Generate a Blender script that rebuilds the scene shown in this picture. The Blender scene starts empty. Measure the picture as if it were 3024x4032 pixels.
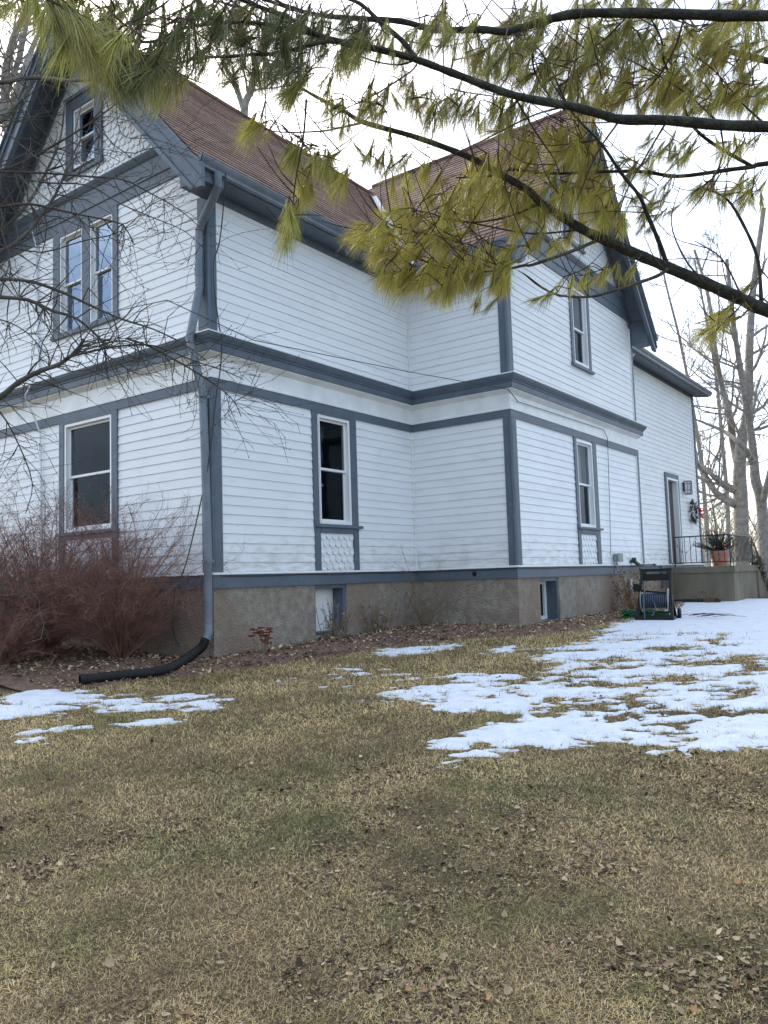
import bpy, math, random
import numpy as np
from mathutils import Vector, Matrix

# ------------------------------------------------------------------ camera, sky, sun, exposure
sc = bpy.context.scene
CAM = np.array([7.8150, -6.9810, -0.1491]); YAW, PIT, ROL, FPX = 0.6298, 0.0829, -0.0316, 3152.9

def cam_axes():
    cy, sy = math.cos(YAW), math.sin(YAW)
    f = np.array([-sy * math.cos(PIT), cy * math.cos(PIT), math.sin(PIT)])
    r = np.array([cy, sy, 0.0]); u = np.cross(r, f)
    return (math.cos(ROL) * r + math.sin(ROL) * u, -math.sin(ROL) * r + math.cos(ROL) * u, f)
CR, CU, CF = cam_axes()
cam_d = bpy.data.cameras.new('camera'); cam = bpy.data.objects.new('camera', cam_d)
sc.collection.objects.link(cam); sc.camera = cam
cam_d.sensor_fit = 'VERTICAL'; cam_d.sensor_height = 36.0; cam_d.lens = 36.0 * FPX / 4032.0
cam_d.clip_start = 0.05; cam_d.clip_end = 3000
cam.matrix_world = Matrix(((CR[0], CU[0], -CF[0], CAM[0]), (CR[1], CU[1], -CF[1], CAM[1]), (CR[2], CU[2], -CF[2], CAM[2]), (0, 0, 0, 1)))
sc.view_settings.view_transform = 'Standard'; sc.view_settings.look = 'None'
sc.view_settings.gamma = 1; sc.view_settings.use_curve_mapping = False
sc.view_settings.exposure = 1.5
SUN_AZ, SUN_EL = math.radians(-57.0), math.radians(36.0)   # azimuth measured from +y towards +x
SUN_DIR = Vector((math.sin(SUN_AZ) * math.cos(SUN_EL), math.cos(SUN_AZ) * math.cos(SUN_EL), math.sin(SUN_EL)))
world = bpy.data.worlds.new('World'); sc.world = world; world.use_nodes = True
wn = world.node_tree; wn.nodes.clear()
def wnode(t, **k):
    n = wn.nodes.new(t)
    for a, v in k.items(): setattr(n, a, v)
    return n
wout = wnode('ShaderNodeOutputWorld'); wbg = wnode('ShaderNodeBackground')
sky = wnode('ShaderNodeTexSky', sky_type='NISHITA', sun_disc=False, sun_elevation=SUN_EL, sun_rotation=SUN_AZ,
            altitude=200, air_density=1.0, dust_density=2.2, ozone_density=1.0)
wbg.inputs['Strength'].default_value = 0.12
tc = wnode('ShaderNodeTexCoord'); mp = wnode('ShaderNodeMapping'); mp.inputs['Scale'].default_value = (1, 1, 2.6)
nz = wnode('ShaderNodeTexNoise'); nz.inputs['Scale'].default_value = 2.3; nz.inputs['Detail'].default_value = 7; nz.inputs['Roughness'].default_value = .55
rp = wnode('ShaderNodeValToRGB'); rp.color_ramp.elements[0].position = .40; rp.color_ramp.elements[1].position = .62
mxw = wnode('ShaderNodeMix', data_type='RGBA'); mxw.inputs['B'].default_value = (6.9, 7.45, 8.2, 1)
rp.color_ramp.elements[0].color = (0, 0, 0, 1); rp.color_ramp.elements[1].color = (.95, .95, .95, 1)
wn.links.new(tc.outputs['Generated'], mp.inputs['Vector']); wn.links.new(mp.outputs[0], nz.inputs['Vector'])
# the cloud thins out away from the sun: clear blue behind the viewer
vd = wnode('ShaderNodeVectorMath', operation='DOT_PRODUCT'); vd.inputs[1].default_value = tuple(SUN_DIR); wn.links.new(tc.outputs['Generated'], vd.inputs[0])
mrw = wnode('ShaderNodeMapRange'); mrw.inputs['From Min'].default_value = -.5; mrw.inputs['From Max'].default_value = .45; mrw.inputs['To Min'].default_value = .30; mrw.inputs['To Max'].default_value = 1.0
wn.links.new(vd.outputs['Value'], mrw.inputs['Value']); mlw = wnode('ShaderNodeMath', operation='MULTIPLY'); wn.links.new(mrw.outputs[0], mlw.inputs[1])
wn.links.new(nz.outputs['Fac'], rp.inputs[0]); wn.links.new(rp.outputs[0], mlw.inputs[0]); wn.links.new(mlw.outputs[0], mxw.inputs['Factor'])
wn.links.new(sky.outputs[0], mxw.inputs['A']); wn.links.new(mxw.outputs['Result'], wbg.inputs['Color']); wn.links.new(wbg.outputs[0], wout.inputs[0])
sun_d = bpy.data.lights.new('sun', 'SUN'); sun_d.energy = 1.5; sun_d.angle = math.radians(14); sun_d.color = (1.0, .93, .82)
sun = bpy.data.objects.new('sun', sun_d); sc.collection.objects.link(sun)
sun.rotation_euler = SUN_DIR.to_track_quat('Z', 'Y').to_euler()

# ------------------------------------------------------------------ measuring helpers (picture size 1659 x 2212)
S = 3024 / 1659.0
def ray(vx, vy):
    d = CF + ((vx * S - 1512) / FPX) * CR - ((vy * S - 2016) / FPX) * CU
    return d
def at(vx, vy, depth): return CAM + ray(vx, vy) * depth
def onX(vx, vy, x): d = ray(vx, vy); return CAM + d * (x - CAM[0]) / d[0]
def onY(vx, vy, y): d = ray(vx, vy); return CAM + d * (y - CAM[1]) / d[1]
def sstep(t): t = np.clip(t, 0, 1); return t * t * (3 - 2 * t)
def G(x, y):
    """height of the lawn"""
    t = (x - CAM[0]) * CF[0] / .9966 + (y - CAM[1]) * CF[1] / .9966
    g = -1.65 + .65 * sstep(t / 14.0)
    return g + .012 * np.sin(1.7 * x + .6 * y) * np.sin(1.3 * y - .4 * x + 1) + .006 * np.sin(4.1 * x + 1) * np.sin(3.7 * y)
def onG(vx, vy, dz=0.0):
    d = ray(vx, vy); t = 1.0
    for _ in range(60):
        P = CAM + d * t
        e = P[2] - (G(P[0], P[1]) + dz)
        if abs(e) < 1e-4: break
        t += e / max(.03, -d[2]) * .6
        t = min(max(t, .3), 120)
    P = CAM + d * t
    return np.array([P[0], P[1], float(G(P[0], P[1])) + dz])

rnd = random.Random(5); rg = np.random.default_rng(7)

# ------------------------------------------------------------------ materials
def mat(name, col=(.5, .5, .5), rough=.6, metal=0.0, spec=.5):
    m = bpy.data.materials.new(name); m.use_nodes = True
    b = m.node_tree.nodes['Principled BSDF']
    b.inputs['Base Color'].default_value = (*col, 1); b.inputs['Roughness'].default_value = rough
    b.inputs['Metallic'].default_value = metal; b.inputs['Specular IOR Level'].default_value = spec
    return m
def N(m, t, **k):
    n = m.node_tree.nodes.new(t)
    for a, v in k.items(): setattr(n, a, v)
    return n
def L(m, a, b): m.node_tree.links.new(a, b)
def noisy(name, c1, c2, scale=6, rough=.6, bump=.0, bscale=60, detail=6, lo=.35, hi=.65, stretch=(1, 1, 1), c3=None, s3=1.2, lo3=.5, hi3=.7, spec=.4, bdist=.01):
    m = mat(name, c1, rough, spec=spec); b = m.node_tree.nodes['Principled BSDF']
    co = N(m, 'ShaderNodeTexCoord'); mp = N(m, 'ShaderNodeMapping'); mp.inputs['Scale'].default_value = stretch
    L(m, co.outputs['Object'], mp.inputs['Vector'])
    n = N(m, 'ShaderNodeTexNoise'); n.inputs['Scale'].default_value = scale; n.inputs['Detail'].default_value = detail
    L(m, mp.outputs[0], n.inputs['Vector'])
    r = N(m, 'ShaderNodeValToRGB'); r.color_ramp.elements[0].position = lo; r.color_ramp.elements[1].position = hi
    r.color_ramp.elements[0].color = (*c1, 1); r.color_ramp.elements[1].color = (*c2, 1)
    L(m, n.outputs['Fac'], r.inputs[0]); out = r.outputs[0]
    if c3:
        n3 = N(m, 'ShaderNodeTexNoise'); n3.inputs['Scale'].default_value = s3; n3.inputs['Detail'].default_value = 5
        L(m, mp.outputs[0], n3.inputs['Vector'])
        r3 = N(m, 'ShaderNodeValToRGB'); r3.color_ramp.elements[0].position = lo3; r3.color_ramp.elements[1].position = hi3
        L(m, n3.outputs['Fac'], r3.inputs[0])
        x = N(m, 'ShaderNodeMix', data_type='RGBA'); x.inputs['B'].default_value = (*c3, 1)
        L(m, r3.outputs[0], x.inputs['Factor']); L(m, out, x.inputs['A']); out = x.outputs['Result']
    L(m, out, b.inputs['Base Color'])
    if bump:
        nb = N(m, 'ShaderNodeTexNoise'); nb.inputs['Scale'].default_value = bscale; nb.inputs['Detail'].default_value = 6
        L(m, mp.outputs[0], nb.inputs['Vector'])
        bp = N(m, 'ShaderNodeBump'); bp.inputs['Strength'].default_value = bump; bp.inputs['Distance'].default_value = bdist
        L(m, nb.outputs['Fac'], bp.inputs['Height']); L(m, bp.outputs[0], b.inputs['Normal'])
    return m
def vcol(name, rough=.8, trans=0.0, spec=.3, jitter=0):
    """material whose colour is the colour each blade, leaf or needle has of its own"""
    m = mat(name, (.5, .5, .5), rough, spec=spec); b = m.node_tree.nodes['Principled BSDF']
    a = N(m, 'ShaderNodeAttribute', attribute_name='tint'); L(m, a.outputs['Color'], b.inputs['Base Color'])
    if trans:
        t = N(m, 'ShaderNodeBsdfTranslucent'); L(m, a.outputs['Color'], t.inputs['Color'])
        x = N(m, 'ShaderNodeMixShader'); x.inputs[0].default_value = trans
        o = m.node_tree.nodes['Material Output']
        L(m, b.outputs[0], x.inputs[1]); L(m, t.outputs[0], x.inputs[2]); L(m, x.outputs[0], o.inputs['Surface'])
    return m
M = {}
M['white'] = noisy('white_siding_paint', (.81, .82, .83), (.76, .77, .785), 1.3, .48, .12, 90, stretch=(1, 1, 3), c3=(.68, .68, .67), s3=2.6, lo3=.60, hi3=.80, bdist=.004)
m = M['white']; b = m.node_tree.nodes['Principled BSDF']; src = b.inputs['Base Color'].links[0].from_socket
co = N(m, 'ShaderNodeTexCoord'); sp = N(m, 'ShaderNodeSeparateXYZ'); L(m, co.outputs['Object'], sp.inputs[0]); n1 = N(m, 'ShaderNodeTexNoise'); n1.inputs['Scale'].default_value = 7; n1.inputs['Detail'].default_value = 8; mpd = N(m, 'ShaderNodeMapping'); mpd.inputs['Scale'].default_value = (.6, .6, 3); L(m, co.outputs['Object'], mpd.inputs[0]); L(m, mpd.outputs[0], n1.inputs['Vector'])
mr = N(m, 'ShaderNodeMapRange'); mr.inputs['From Min'].default_value = .75; mr.inputs['From Max'].default_value = -.05; mr.inputs['To Min'].default_value = 0; mr.inputs['To Max'].default_value = .32; L(m, sp.outputs['Z'], mr.inputs['Value'])
mu = N(m, 'ShaderNodeMath', operation='ADD'); L(m, mr.outputs[0], mu.inputs[0]); L(m, n1.outputs['Fac'], mu.inputs[1]); r9 = N(m, 'ShaderNodeValToRGB'); r9.color_ramp.elements[0].position = .66; r9.color_ramp.elements[1].position = 1.1 if False else 1.0; r9.color_ramp.elements[1].color = (.7, .7, .7, 1); L(m, mu.outputs[0], r9.inputs[0])
xx = N(m, 'ShaderNodeMix', data_type='RGBA'); xx.inputs['B'].default_value = (.46, .43, .37, 1); L(m, r9.outputs[0], xx.inputs['Factor']); L(m, src, xx.inputs['A']); L(m, xx.outputs['Result'], b.inputs['Base Color'])
M['wtrim'] = noisy('white_trim_paint', (.80, .80, .79), (.70, .70, .68), 3, .45, .08, 60, bdist=.004)
M['vinyl'] = mat('white_window_frame', (.78, .78, .78), .35)
M['blue'] = noisy('slate_blue_trim_paint', (.104, .132, .166), (.086, .110, .140), 3, .5, .1, 50, c3=(.17, .20, .235), s3=9, lo3=.62, hi3=.85, bdist=.004)
M['bluemetal'] = noisy('slate_blue_metal', (.165, .195, .235), (.12, .145, .175), 4, .38, 0, spec=.5)
M['galv'] = mat('pale_metal', (.55, .58, .6), .35, .6)
M['stucco'] = noisy('rough_stucco', (.38, .33, .27), (.26, .22, .175), 9, .95, 1.0, 45, c3=(.28, .20, .155), s3=.6, lo3=.46, hi3=.68, bdist=.04)
M['concrete'] = noisy('weathered_concrete', (.215, .185, .135), (.14, .12, .085), 2.2, .92, .4, 45, stretch=(1, 1, .3), c3=(.11, .11, .07), s3=3, lo3=.55, hi3=.75)
M['dark'] = mat('dark_interior', (.045, .04, .035), .9)  # near-black colour that keeps the rooms dark behind the glass
M['black'] = mat('black_plastic', (.010, .010, .011), .5, spec=.25)
M['iron'] = mat('black_iron', (.014, .015, .018), .45)
M['grey'] = mat('grey_plastic', (.22, .26, .25), .5)
M['deck'] = noisy('roof_underside_paint', (.10, .12, .15), (.08, .10, .125), 4, .6, 0)
M['door'] = noisy('dark_brown_door', (.05, .035, .03), (.07, .05, .04), 8, .4, 0)
M['cable'] = mat('dark_cable', (.03, .04, .04), .6)
M['green_hose'] = mat('green_hose', (.010, .12, .045), .4)
M['blue_hose'] = mat('blue_grey_hose', (.055, .08, .115), .35)
M['terracotta'] = noisy('terracotta', (.42, .17, .11), (.50, .24, .17), 9, .7, .1)
M['curtain'] = mat('white_curtain', (.55, .56, .55), .9)
M['bluecloth'] = noisy('blue_cloth', (.10, .22, .70), (.05, .11, .38), 7, .9)
M['lampglass'] = mat('frosted_glass', (.72, .75, .80), .4)
M['red'] = mat('red_ribbon', (.55, .015, .03), .45)
# roof shingles
m = mat('brown_roof_shingle', (.1, .05, .04), .93, spec=.25); M['shingle'] = m
b = m.node_tree.nodes['Principled BSDF']; a = N(m, 'ShaderNodeAttribute', attribute_name='tint')
co = N(m, 'ShaderNodeTexCoord'); n = N(m, 'ShaderNodeTexNoise'); n.inputs['Scale'].default_value = 26; n.inputs['Detail'].default_value = 8
L(m, co.outputs['Object'], n.inputs['Vector'])
r = N(m, 'ShaderNodeValToRGB'); r.color_ramp.elements[0].position = .3; r.color_ramp.elements[1].position = .7
r.color_ramp.elements[0].color = (.62, .62, .62, 1); r.color_ramp.elements[1].color = (1.3, 1.3, 1.3, 1); L(m, n.outputs['Fac'], r.inputs[0])
x = N(m, 'ShaderNodeMix', data_type='RGBA', blend_type='MULTIPLY'); x.inputs['Factor'].default_value = 1
L(m, a.outputs['Color'], x.inputs['A']); L(m, r.outputs[0], x.inputs['B']); L(m, x.outputs['Result'], b.inputs['Base Color'])
# window glass: see-through with a fresnel-weighted, tinted reflection
def glassmat(name, tint=(.55, .6, .6)):
    m = bpy.data.materials.new(name); m.use_nodes = True; nt = m.node_tree
    nt.nodes.remove(nt.nodes['Principled BSDF']); o = nt.nodes['Material Output']
    t = N(m, 'ShaderNodeBsdfTransparent'); t.inputs[0].default_value = (*tint, 1)
    g = N(m, 'ShaderNodeBsdfGlossy'); g.inputs['Roughness'].default_value = .02; g.inputs['Color'].default_value = (.50, .56, .64, 1)  # gloss colour dimmed, standing in for dark trees mirrored in the panes
    f = N(m, 'ShaderNodeFresnel'); f.inputs[0].default_value = 1.5; gm = N(m, 'ShaderNodeNewGeometry'); vm = N(m, 'ShaderNodeVectorMath', operation='SCALE'); ma = N(m, 'ShaderNodeMath', operation='MULTIPLY_ADD'); ma.inputs[1].default_value = -2; ma.inputs[2].default_value = 1; iq = N(m, 'ShaderNodeMath', operation='MULTIPLY_ADD'); iq.inputs[1].default_value = 1 / 1.38 - 1.38; iq.inputs[2].default_value = 1.38; L(m, gm.outputs['Backfacing'], iq.inputs[0]); L(m, iq.outputs[0], f.inputs[0])
    co = N(m, 'ShaderNodeTexCoord'); n = N(m, 'ShaderNodeTexNoise'); n.inputs['Scale'].default_value = 3.5; n.inputs['Detail'].default_value = 1
    L(m, co.outputs['Object'], n.inputs['Vector'])
    bp = N(m, 'ShaderNodeBump'); bp.inputs['Strength'].default_value = .12; bp.inputs['Distance'].default_value = .02
    L(m, n.outputs['Fac'], bp.inputs['Height']); L(m, bp.outputs[0], g.inputs['Normal'])
    x = N(m, 'ShaderNodeMixShader'); L(m, f.outputs[0], x.inputs[0]); L(m, t.outputs[0], x.inputs[1]); L(m, g.outputs[0], x.inputs[2])
    L(m, x.outputs[0], o.inputs['Surface']); return m
M['glass'] = glassmat('window_glass'); M['glass_bright'] = glassmat('sky_tinted_window_glass'); M['glass_bright'].node_tree.nodes['Math.001'].inputs[1].default_value = 1 / 3.0 - 3.0; M['glass_bright'].node_tree.nodes['Math.001'].inputs[2].default_value = 3.0; M['glass_bright'].node_tree.nodes['Glossy BSDF'].inputs['Color'].default_value = (.62, .78, 1, 1)  # blue gloss and raised index put a blue sky reflection into this glass
M['bark_pine'] = noisy('pine_bark', (.022, .022, .018), (.050, .048, .038), 45, .9, 1.0, 70, c3=(.085, .10, .07), s3=14, lo3=.55, hi3=.72, bdist=.012)
M['twig_red'] = noisy('reddish_twig', (.075, .035, .025), (.05, .035, .022), 20, .7)
M['bark_grey'] = noisy('grey_bark', (.11, .10, .088), (.06, .054, .048), 14, .9, .5, 30, c3=(.17, .17, .14), s3=5, lo3=.5, hi3=.7)
M['twig_grey'] = noisy('grey_brown_twig', (.095, .078, .07), (.05, .04, .036), 14, .85)
M['stem_red'] = noisy('maroon_stem', (.27, .135, .10), (.13, .07, .052), 6, .75)
M['stem_tan'] = noisy('dry_tan_stem', (.26, .19, .12), (.17, .12, .08), 12, .85)
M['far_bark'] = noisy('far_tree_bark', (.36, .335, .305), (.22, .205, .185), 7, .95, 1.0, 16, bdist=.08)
M['vc'] = vcol('own_colour_matt', .85)
M['vct'] = vcol('needle', .42, .32, spec=.5)
M['vcg'] = vcol('grass_blade', .7, .25)

# ------------------------------------------------------------------ mesh builder
class F:
    def __init__(s, o, u, n): s.o = np.array([o[0], o[1], 0.0]); s.u = np.array([u[0], u[1], 0.0]); s.n = np.array([n[0], n[1], 0.0])
    def p(s, u, z, n): return s.o + s.u * u + s.n * n + np.array([0, 0, z])
W = F((0, 0), (1, 0), (0, 1))       # world frame: u=x, n=y
class MB:
    def __init__(s): s.v = []; s.f = []; s.c = []; s.nv = 0; s.mi = []; s.arr = []
    def add(s, vs, fs, mi=0, col=None):
        b = s.nv; s.v.extend([tuple(map(float, q)) for q in vs]); s.nv += len(vs)
        for f in fs: s.f.append(tuple(b + i for i in f)); s.mi.append(mi)
        if col is not None: s.c.extend([col] * len(vs))
    def hexa(s, P, mi=0, col=None):   # 8 points: bottom 4, top 4
        s.add(P, [(0, 3, 2, 1), (4, 5, 6, 7), (0, 1, 5, 4), (1, 2, 6, 5), (2, 3, 7, 6), (3, 0, 4, 7)], mi, col)
    def box(s, fr, u0, u1, z0, z1, n0, n1, mi=0, col=None):
        s.hexa([fr.p(u0, z0, n0), fr.p(u1, z0, n0), fr.p(u1, z0, n1), fr.p(u0, z0, n1), fr.p(u0, z1, n0), fr.p(u1, z1, n0), fr.p(u1, z1, n1), fr.p(u0, z1, n1)], mi, col)
    def prof(s, fr, poly, u0, u1, k0=0, k1=0, mi=0):   # profile [(n,z)] run along u with mitred ends
        n = len(poly)
        A = [fr.p(u0 + k0 * a, z, a) for a, z in poly]; B = [fr.p(u1 + k1 * a, z, a) for a, z in poly]
        s.add(A + B, [(i, (i + 1) % n, n + (i + 1) % n, n + i) for i in range(n)] + [tuple(range(n))[::-1], tuple(range(n, 2 * n))], mi)
    def tube(s, pts, rad, k=6, mi=0, col=None, caps=True, flat=None):
        pts = [np.array(q, float) for q in pts]; n = len(pts)
        if np.isscalar(rad): rad = [rad] * n
        vs = []; ref = None
        for i in range(n):
            t = pts[min(i + 1, n - 1)] - pts[max(i - 1, 0)]; t = t / (np.linalg.norm(t) + 1e-9)
            if ref is None: ref = np.array([0, 0, 1.0]) if abs(t[2]) < .9 else np.array([1.0, 0, 0])
            a = np.cross(t, ref); a /= np.linalg.norm(a) + 1e-9; c = np.cross(a, t); ref = c
            for j in range(k):
                w = 2 * math.pi * (j + .5) / k
                vs.append(pts[i] + rad[i] * (math.cos(w) * a + math.sin(w) * c * (flat or 1)))
        fs = [(i * k + j, i * k + (j + 1) % k, (i + 1) * k + (j + 1) % k, (i + 1) * k + j) for i in range(n - 1) for j in range(k)]
        if caps: fs += [tuple(range(k))[::-1], tuple(range((n - 1) * k, n * k))]
        s.add(vs, fs, mi, col)
    def lathe(s, c, prof, k=20, mi=0, axis=(0, 0, 1)):
        ax = np.array(axis, float); ax /= np.linalg.norm(ax)
        a = np.cross(ax, [1, 0, 0] if abs(ax[0]) < .9 else [0, 1, 0]); a /= np.linalg.norm(a); bb = np.cross(ax, a); vs = []
        for r_, h in prof:
            for j in range(k):
                w = 2 * math.pi * j / k; vs.append(np.array(c) + ax * h + r_ * (math.cos(w) * a + math.sin(w) * bb))
        n = len(prof)
        s.add(vs, [(i * k + j, i * k + (j + 1) % k, (i + 1) * k + (j + 1) % k, (i + 1) * k + j) for i in range(n - 1) for j in range(k)], mi)
    def build(s, name, mats, parent=None, smooth=False):
        me = bpy.data.meshes.new(name); me.from_pydata(s.v, [], s.f)
        if not isinstance(mats, (list, tuple)): mats = [mats]
        for q in mats: me.materials.append(q)
        if len(mats) > 1: me.polygons.foreach_set('material_index', s.mi)
        if s.c and len(s.c) == len(s.v):
            ca = me.color_attributes.new('tint', 'FLOAT_COLOR', 'POINT')
            ca.data.foreach_set('color', np.array([(*c[:3], 1) for c in s.c], np.float32).ravel())
        if smooth: me.polygons.foreach_set('use_smooth', [True] * len(me.polygons))
        me.update()
        return link(name, me, parent)
def link(name, me, parent=None):
    o = bpy.data.objects.new(name, me); sc.collection.objects.link(o)
    if parent is not None:
        o.parent = parent; top = parent
        o.matrix_parent_inverse = world_inv(parent)
    return o
def world_inv(p):
    m = Matrix.Identity(4)
    chain = []
    while p is not None: chain.append(p); p = p.parent
    for q in reversed(chain): m = m @ (q.matrix_parent_inverse if q.parent else Matrix.Identity(4)) @ q.matrix_basis
    return m.inverted()
def npmesh(name, V, Q, mats, parent=None, col=None, smooth=False):
    """fast mesh from numpy: V (n,3), Q (m,k)"""
    me = bpy.data.meshes.new(name); V = np.asarray(V, np.float32); Q = np.asarray(Q, np.int32); k = Q.shape[1]
    me.vertices.add(len(V)); me.vertices.foreach_set('co', V.ravel())
    me.loops.add(Q.size); me.loops.foreach_set('vertex_index', Q.ravel())
    me.polygons.add(len(Q)); me.polygons.foreach_set('loop_start', np.arange(0, Q.size, k, dtype=np.int32))
    me.polygons.foreach_set('loop_total', np.full(len(Q), k, np.int32))
    if smooth: me.polygons.foreach_set('use_smooth', np.ones(len(Q), bool))
    me.materials.append(mats); me.update(calc_edges=True)
    if col is not None:
        ca = me.color_attributes.new('tint', 'FLOAT_COLOR', 'POINT')
        c4 = np.ones((len(V), 4), np.float32); c4[:, :3] = col; ca.data.foreach_set('color', c4.ravel())
    return link(name, me, parent)
def thing(name, label, cat, loc=(0, 0, 0), group=None):
    o = bpy.data.objects.new(name, None); sc.collection.objects.link(o); o.location = tuple(map(float, loc)); o.empty_display_size = .1
    return tag(o, label, cat, group)
def tag(o, label, cat, group=None, kind=None):
    if label: o['label'] = label
    if cat: o['category'] = cat
    if group: o['group'] = group
    if kind: o['kind'] = kind
    return o
def struct(o): o['kind'] = 'structure'; return o

# ------------------------------------------------------------------ ground
B_, C_, D_, S_, E_ = 4.637, 1.938, 10.751, 0.625, 18.02
def coords(lo, hi, f0, f1, step):
    a = list(np.arange(f0, f1 + 1e-6, step)); q = step
    while a[-1] < hi: q *= 1.35; a.append(a[-1] + q)
    q = step
    while a[0] > lo: q *= 1.35; a.insert(0, a[0] - q)
    return np.array(a)
gx = coords(-700, 700, -8, 12, .16); gy = coords(-700, 700, -9, 26, .16)
X, Y = np.meshgrid(gx, gy); Z = G(X, Y)
V = np.stack([X.ravel(), Y.ravel(), Z.ravel()], 1); nx = len(gx)
I = (np.arange(len(gy) - 1)[:, None] * nx + np.arange(nx - 1)[None]).ravel()
soil = noisy('lawn_soil_and_thatch', (.085, .06, .032), (.18, .13, .07), 40, .95, .8, 160, c3=(.06, .06, .022), s3=.8, lo3=.42, hi3=.62, bdist=.02)
struct(npmesh('ground', V, np.stack([I, I + 1, I + nx + 1, I + nx], 1), soil, smooth=True))

def poly_sdf(P, poly):
    """signed distance, inside positive; P (n,2)"""
    d = np.full(len(P), 1e9); ins = np.zeros(len(P), bool); n = len(poly)
    for i in range(n):
        a = np.array(poly[i]); b = np.array(poly[(i + 1) % n]); ab = b - a
        t = np.clip(((P - a) @ ab) / (ab @ ab + 1e-12), 0, 1)
        d = np.minimum(d, np.linalg.norm(P - (a + t[:, None] * ab), axis=1))
        c = ((a[1] > P[:, 1]) != (b[1] > P[:, 1])) & (P[:, 0] < (b[0] - a[0]) * (P[:, 1] - a[1]) / (b[1] - a[1] + 1e-12) + a[0])
        ins ^= c
    return np.where(ins, d, -d)
# value noise on numpy arrays
_perm = rg.random((256, 256))
def vnoise(x, y):
    xi = np.floor(x).astype(int); yi = np.floor(y).astype(int); fx = x - xi; fy = y - yi
    fx = fx * fx * (3 - 2 * fx); fy = fy * fy * (3 - 2 * fy)
    g = lambda a, b: _perm[a & 255, b & 255]
    return (g(xi, yi) * (1 - fx) + g(xi + 1, yi) * fx) * (1 - fy) + (g(xi, yi + 1) * (1 - fx) + g(xi + 1, yi + 1) * fx) * fy
def fbm(x, y, o=4):
    s = 0; a = .5
    for i in range(o): s = s + a * vnoise(x * 2 ** i + 17 * i, y * 2 ** i + 31 * i); a *= .5
    return s / (1 - .5 ** o)
gp = lambda L_, dz=0: [tuple(onG(x, y, dz)[:2]) for x, y in L_]
# mulch bed between lawn and walls
bed_edge = gp([(-260, 1512), (-100, 1508), (0, 1500), (90, 1494), (170, 1488), (255, 1480), (330, 1470), (400, 1462), (480, 1452), (548, 1445), (640, 1430), (730, 1418), (840, 1398), (985, 1384), (1094, 1377), (1200, 1368), (1290, 1354), (1340, 1340), (1400, 1326), (1470, 1316)])
bed_poly = bed_edge + [(1.9, 14.0), (1.2, 14.0), (1.2, 10.9), (1.8, 10.9), (1.8, 4.8), (-.12, 4.8), (-.12, .12), (-9, .12)]
# snow
def R2(P, k): return P
snow_polys = [
 [(1340, 1350), (1390, 1325), (1470, 1290), (1480, 1274), (1560, 1277), (1659, 1290), (1830, 1300), (1830, 1650), (1659, 1620), (1600, 1616), (1560, 1634), (1520, 1640), (1468, 1646), (1446, 1622), (1486, 1598), (1472, 1572), (1440, 1596), (1400, 1622), (1340, 1600), (1290, 1590), (1215, 1612), (1130, 1600), (1040, 1594), (1062, 1570), (1140, 1556), (1080, 1536), (1020, 1532), (940, 1526), (1010, 1502), (980, 1482), (1000, 1460), (1130, 1456), (1220, 1440), (1190, 1422), (1130, 1416), (1200, 1396), (1262, 1380)],
 [(695, 1462), (740, 1448), (820, 1443), (885, 1449), (860, 1461), (780, 1464), (715, 1474)],
 [(960, 1634), (992, 1608), (1008, 1612), (1008, 1624), (1046, 1634), (1025, 1643), (968, 1642)],
 [(-40, 1556), (0, 1532), (60, 1515), (60, 1500), (120, 1478), (165, 1468), (158, 1482), (130, 1492), (200, 1500), (300, 1506), (385, 1512), (350, 1522), (300, 1534), (240, 1546), (120, 1540), (40, 1548)],
 [(398, 1524), (455, 1520), (450, 1532), (400, 1533)], [(388, 1502), (425, 1498), (432, 1506), (390, 1508)],
 [(820, 1500), (862, 1494), (870, 1506), (830, 1510)], [(768, 1511), (800, 1508), (806, 1518), (770, 1518)],
 [(845, 1403), (900, 1400), (905, 1407), (850, 1409)], [(796, 1375), (830, 1374), (828, 1381), (800, 1381)],
 [(335, 1548), (360, 1545), (362, 1556), (338, 1557)], [(636, 1470), (668, 1467), (664, 1476), (640, 1477)],
 [(1015, 1500), (1060, 1490), (1110, 1496), (1060, 1508)], [(60, 1590), (110, 1584), (105, 1594), (62, 1597)],
 [(880, 1488), (935, 1484), (940, 1494), (890, 1498)], [(1060, 1405), (1100, 1400), (1110, 1408), (1066, 1412)], [(940, 1392), (985, 1390), (990, 1397), (944, 1398)],
 [(1440, 1276), (1520, 1268), (1560, 1275), (1500, 1290), (1460, 1292)]]
snow_g = [gp(q) for q in snow_polys]
holes_g = [gp(q) for q in [
 [(1330, 1482), (1420, 1462), (1500, 1436), (1540, 1426), (1520, 1440), (1440, 1470), (1350, 1496)],
 [(1560, 1462), (1640, 1436), (1659, 1430), (1659, 1446), (1600, 1466)],
 [(1300, 1548), (1350, 1540), (1400, 1548), (1370, 1562), (1310, 1560)], [(1500, 1540), (1560, 1520), (1620, 1486), (1640, 1486), (1590, 1522), (1530, 1552)],
 [(1190, 1470), (1260, 1456), (1330, 1450), (1310, 1462), (1230, 1476)], [(1120, 1510), (1200, 1500), (1290, 1502), (1250, 1516), (1150, 1520)],
 [(1240, 1530), (1290, 1518), (1330, 1522), (1290, 1538)], [(1480, 1385), (1560, 1372), (1600, 1378), (1540, 1392)], [(1420, 1400), (1470, 1392), (1500, 1398), (1450, 1408)],
 [(1300, 1424), (1380, 1404), (1420, 1404), (1360, 1424)]]]
def rr0(x, y): return (x - CAM[0]) * CR[0] + (y - CAM[1]) * CR[1]
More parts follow.
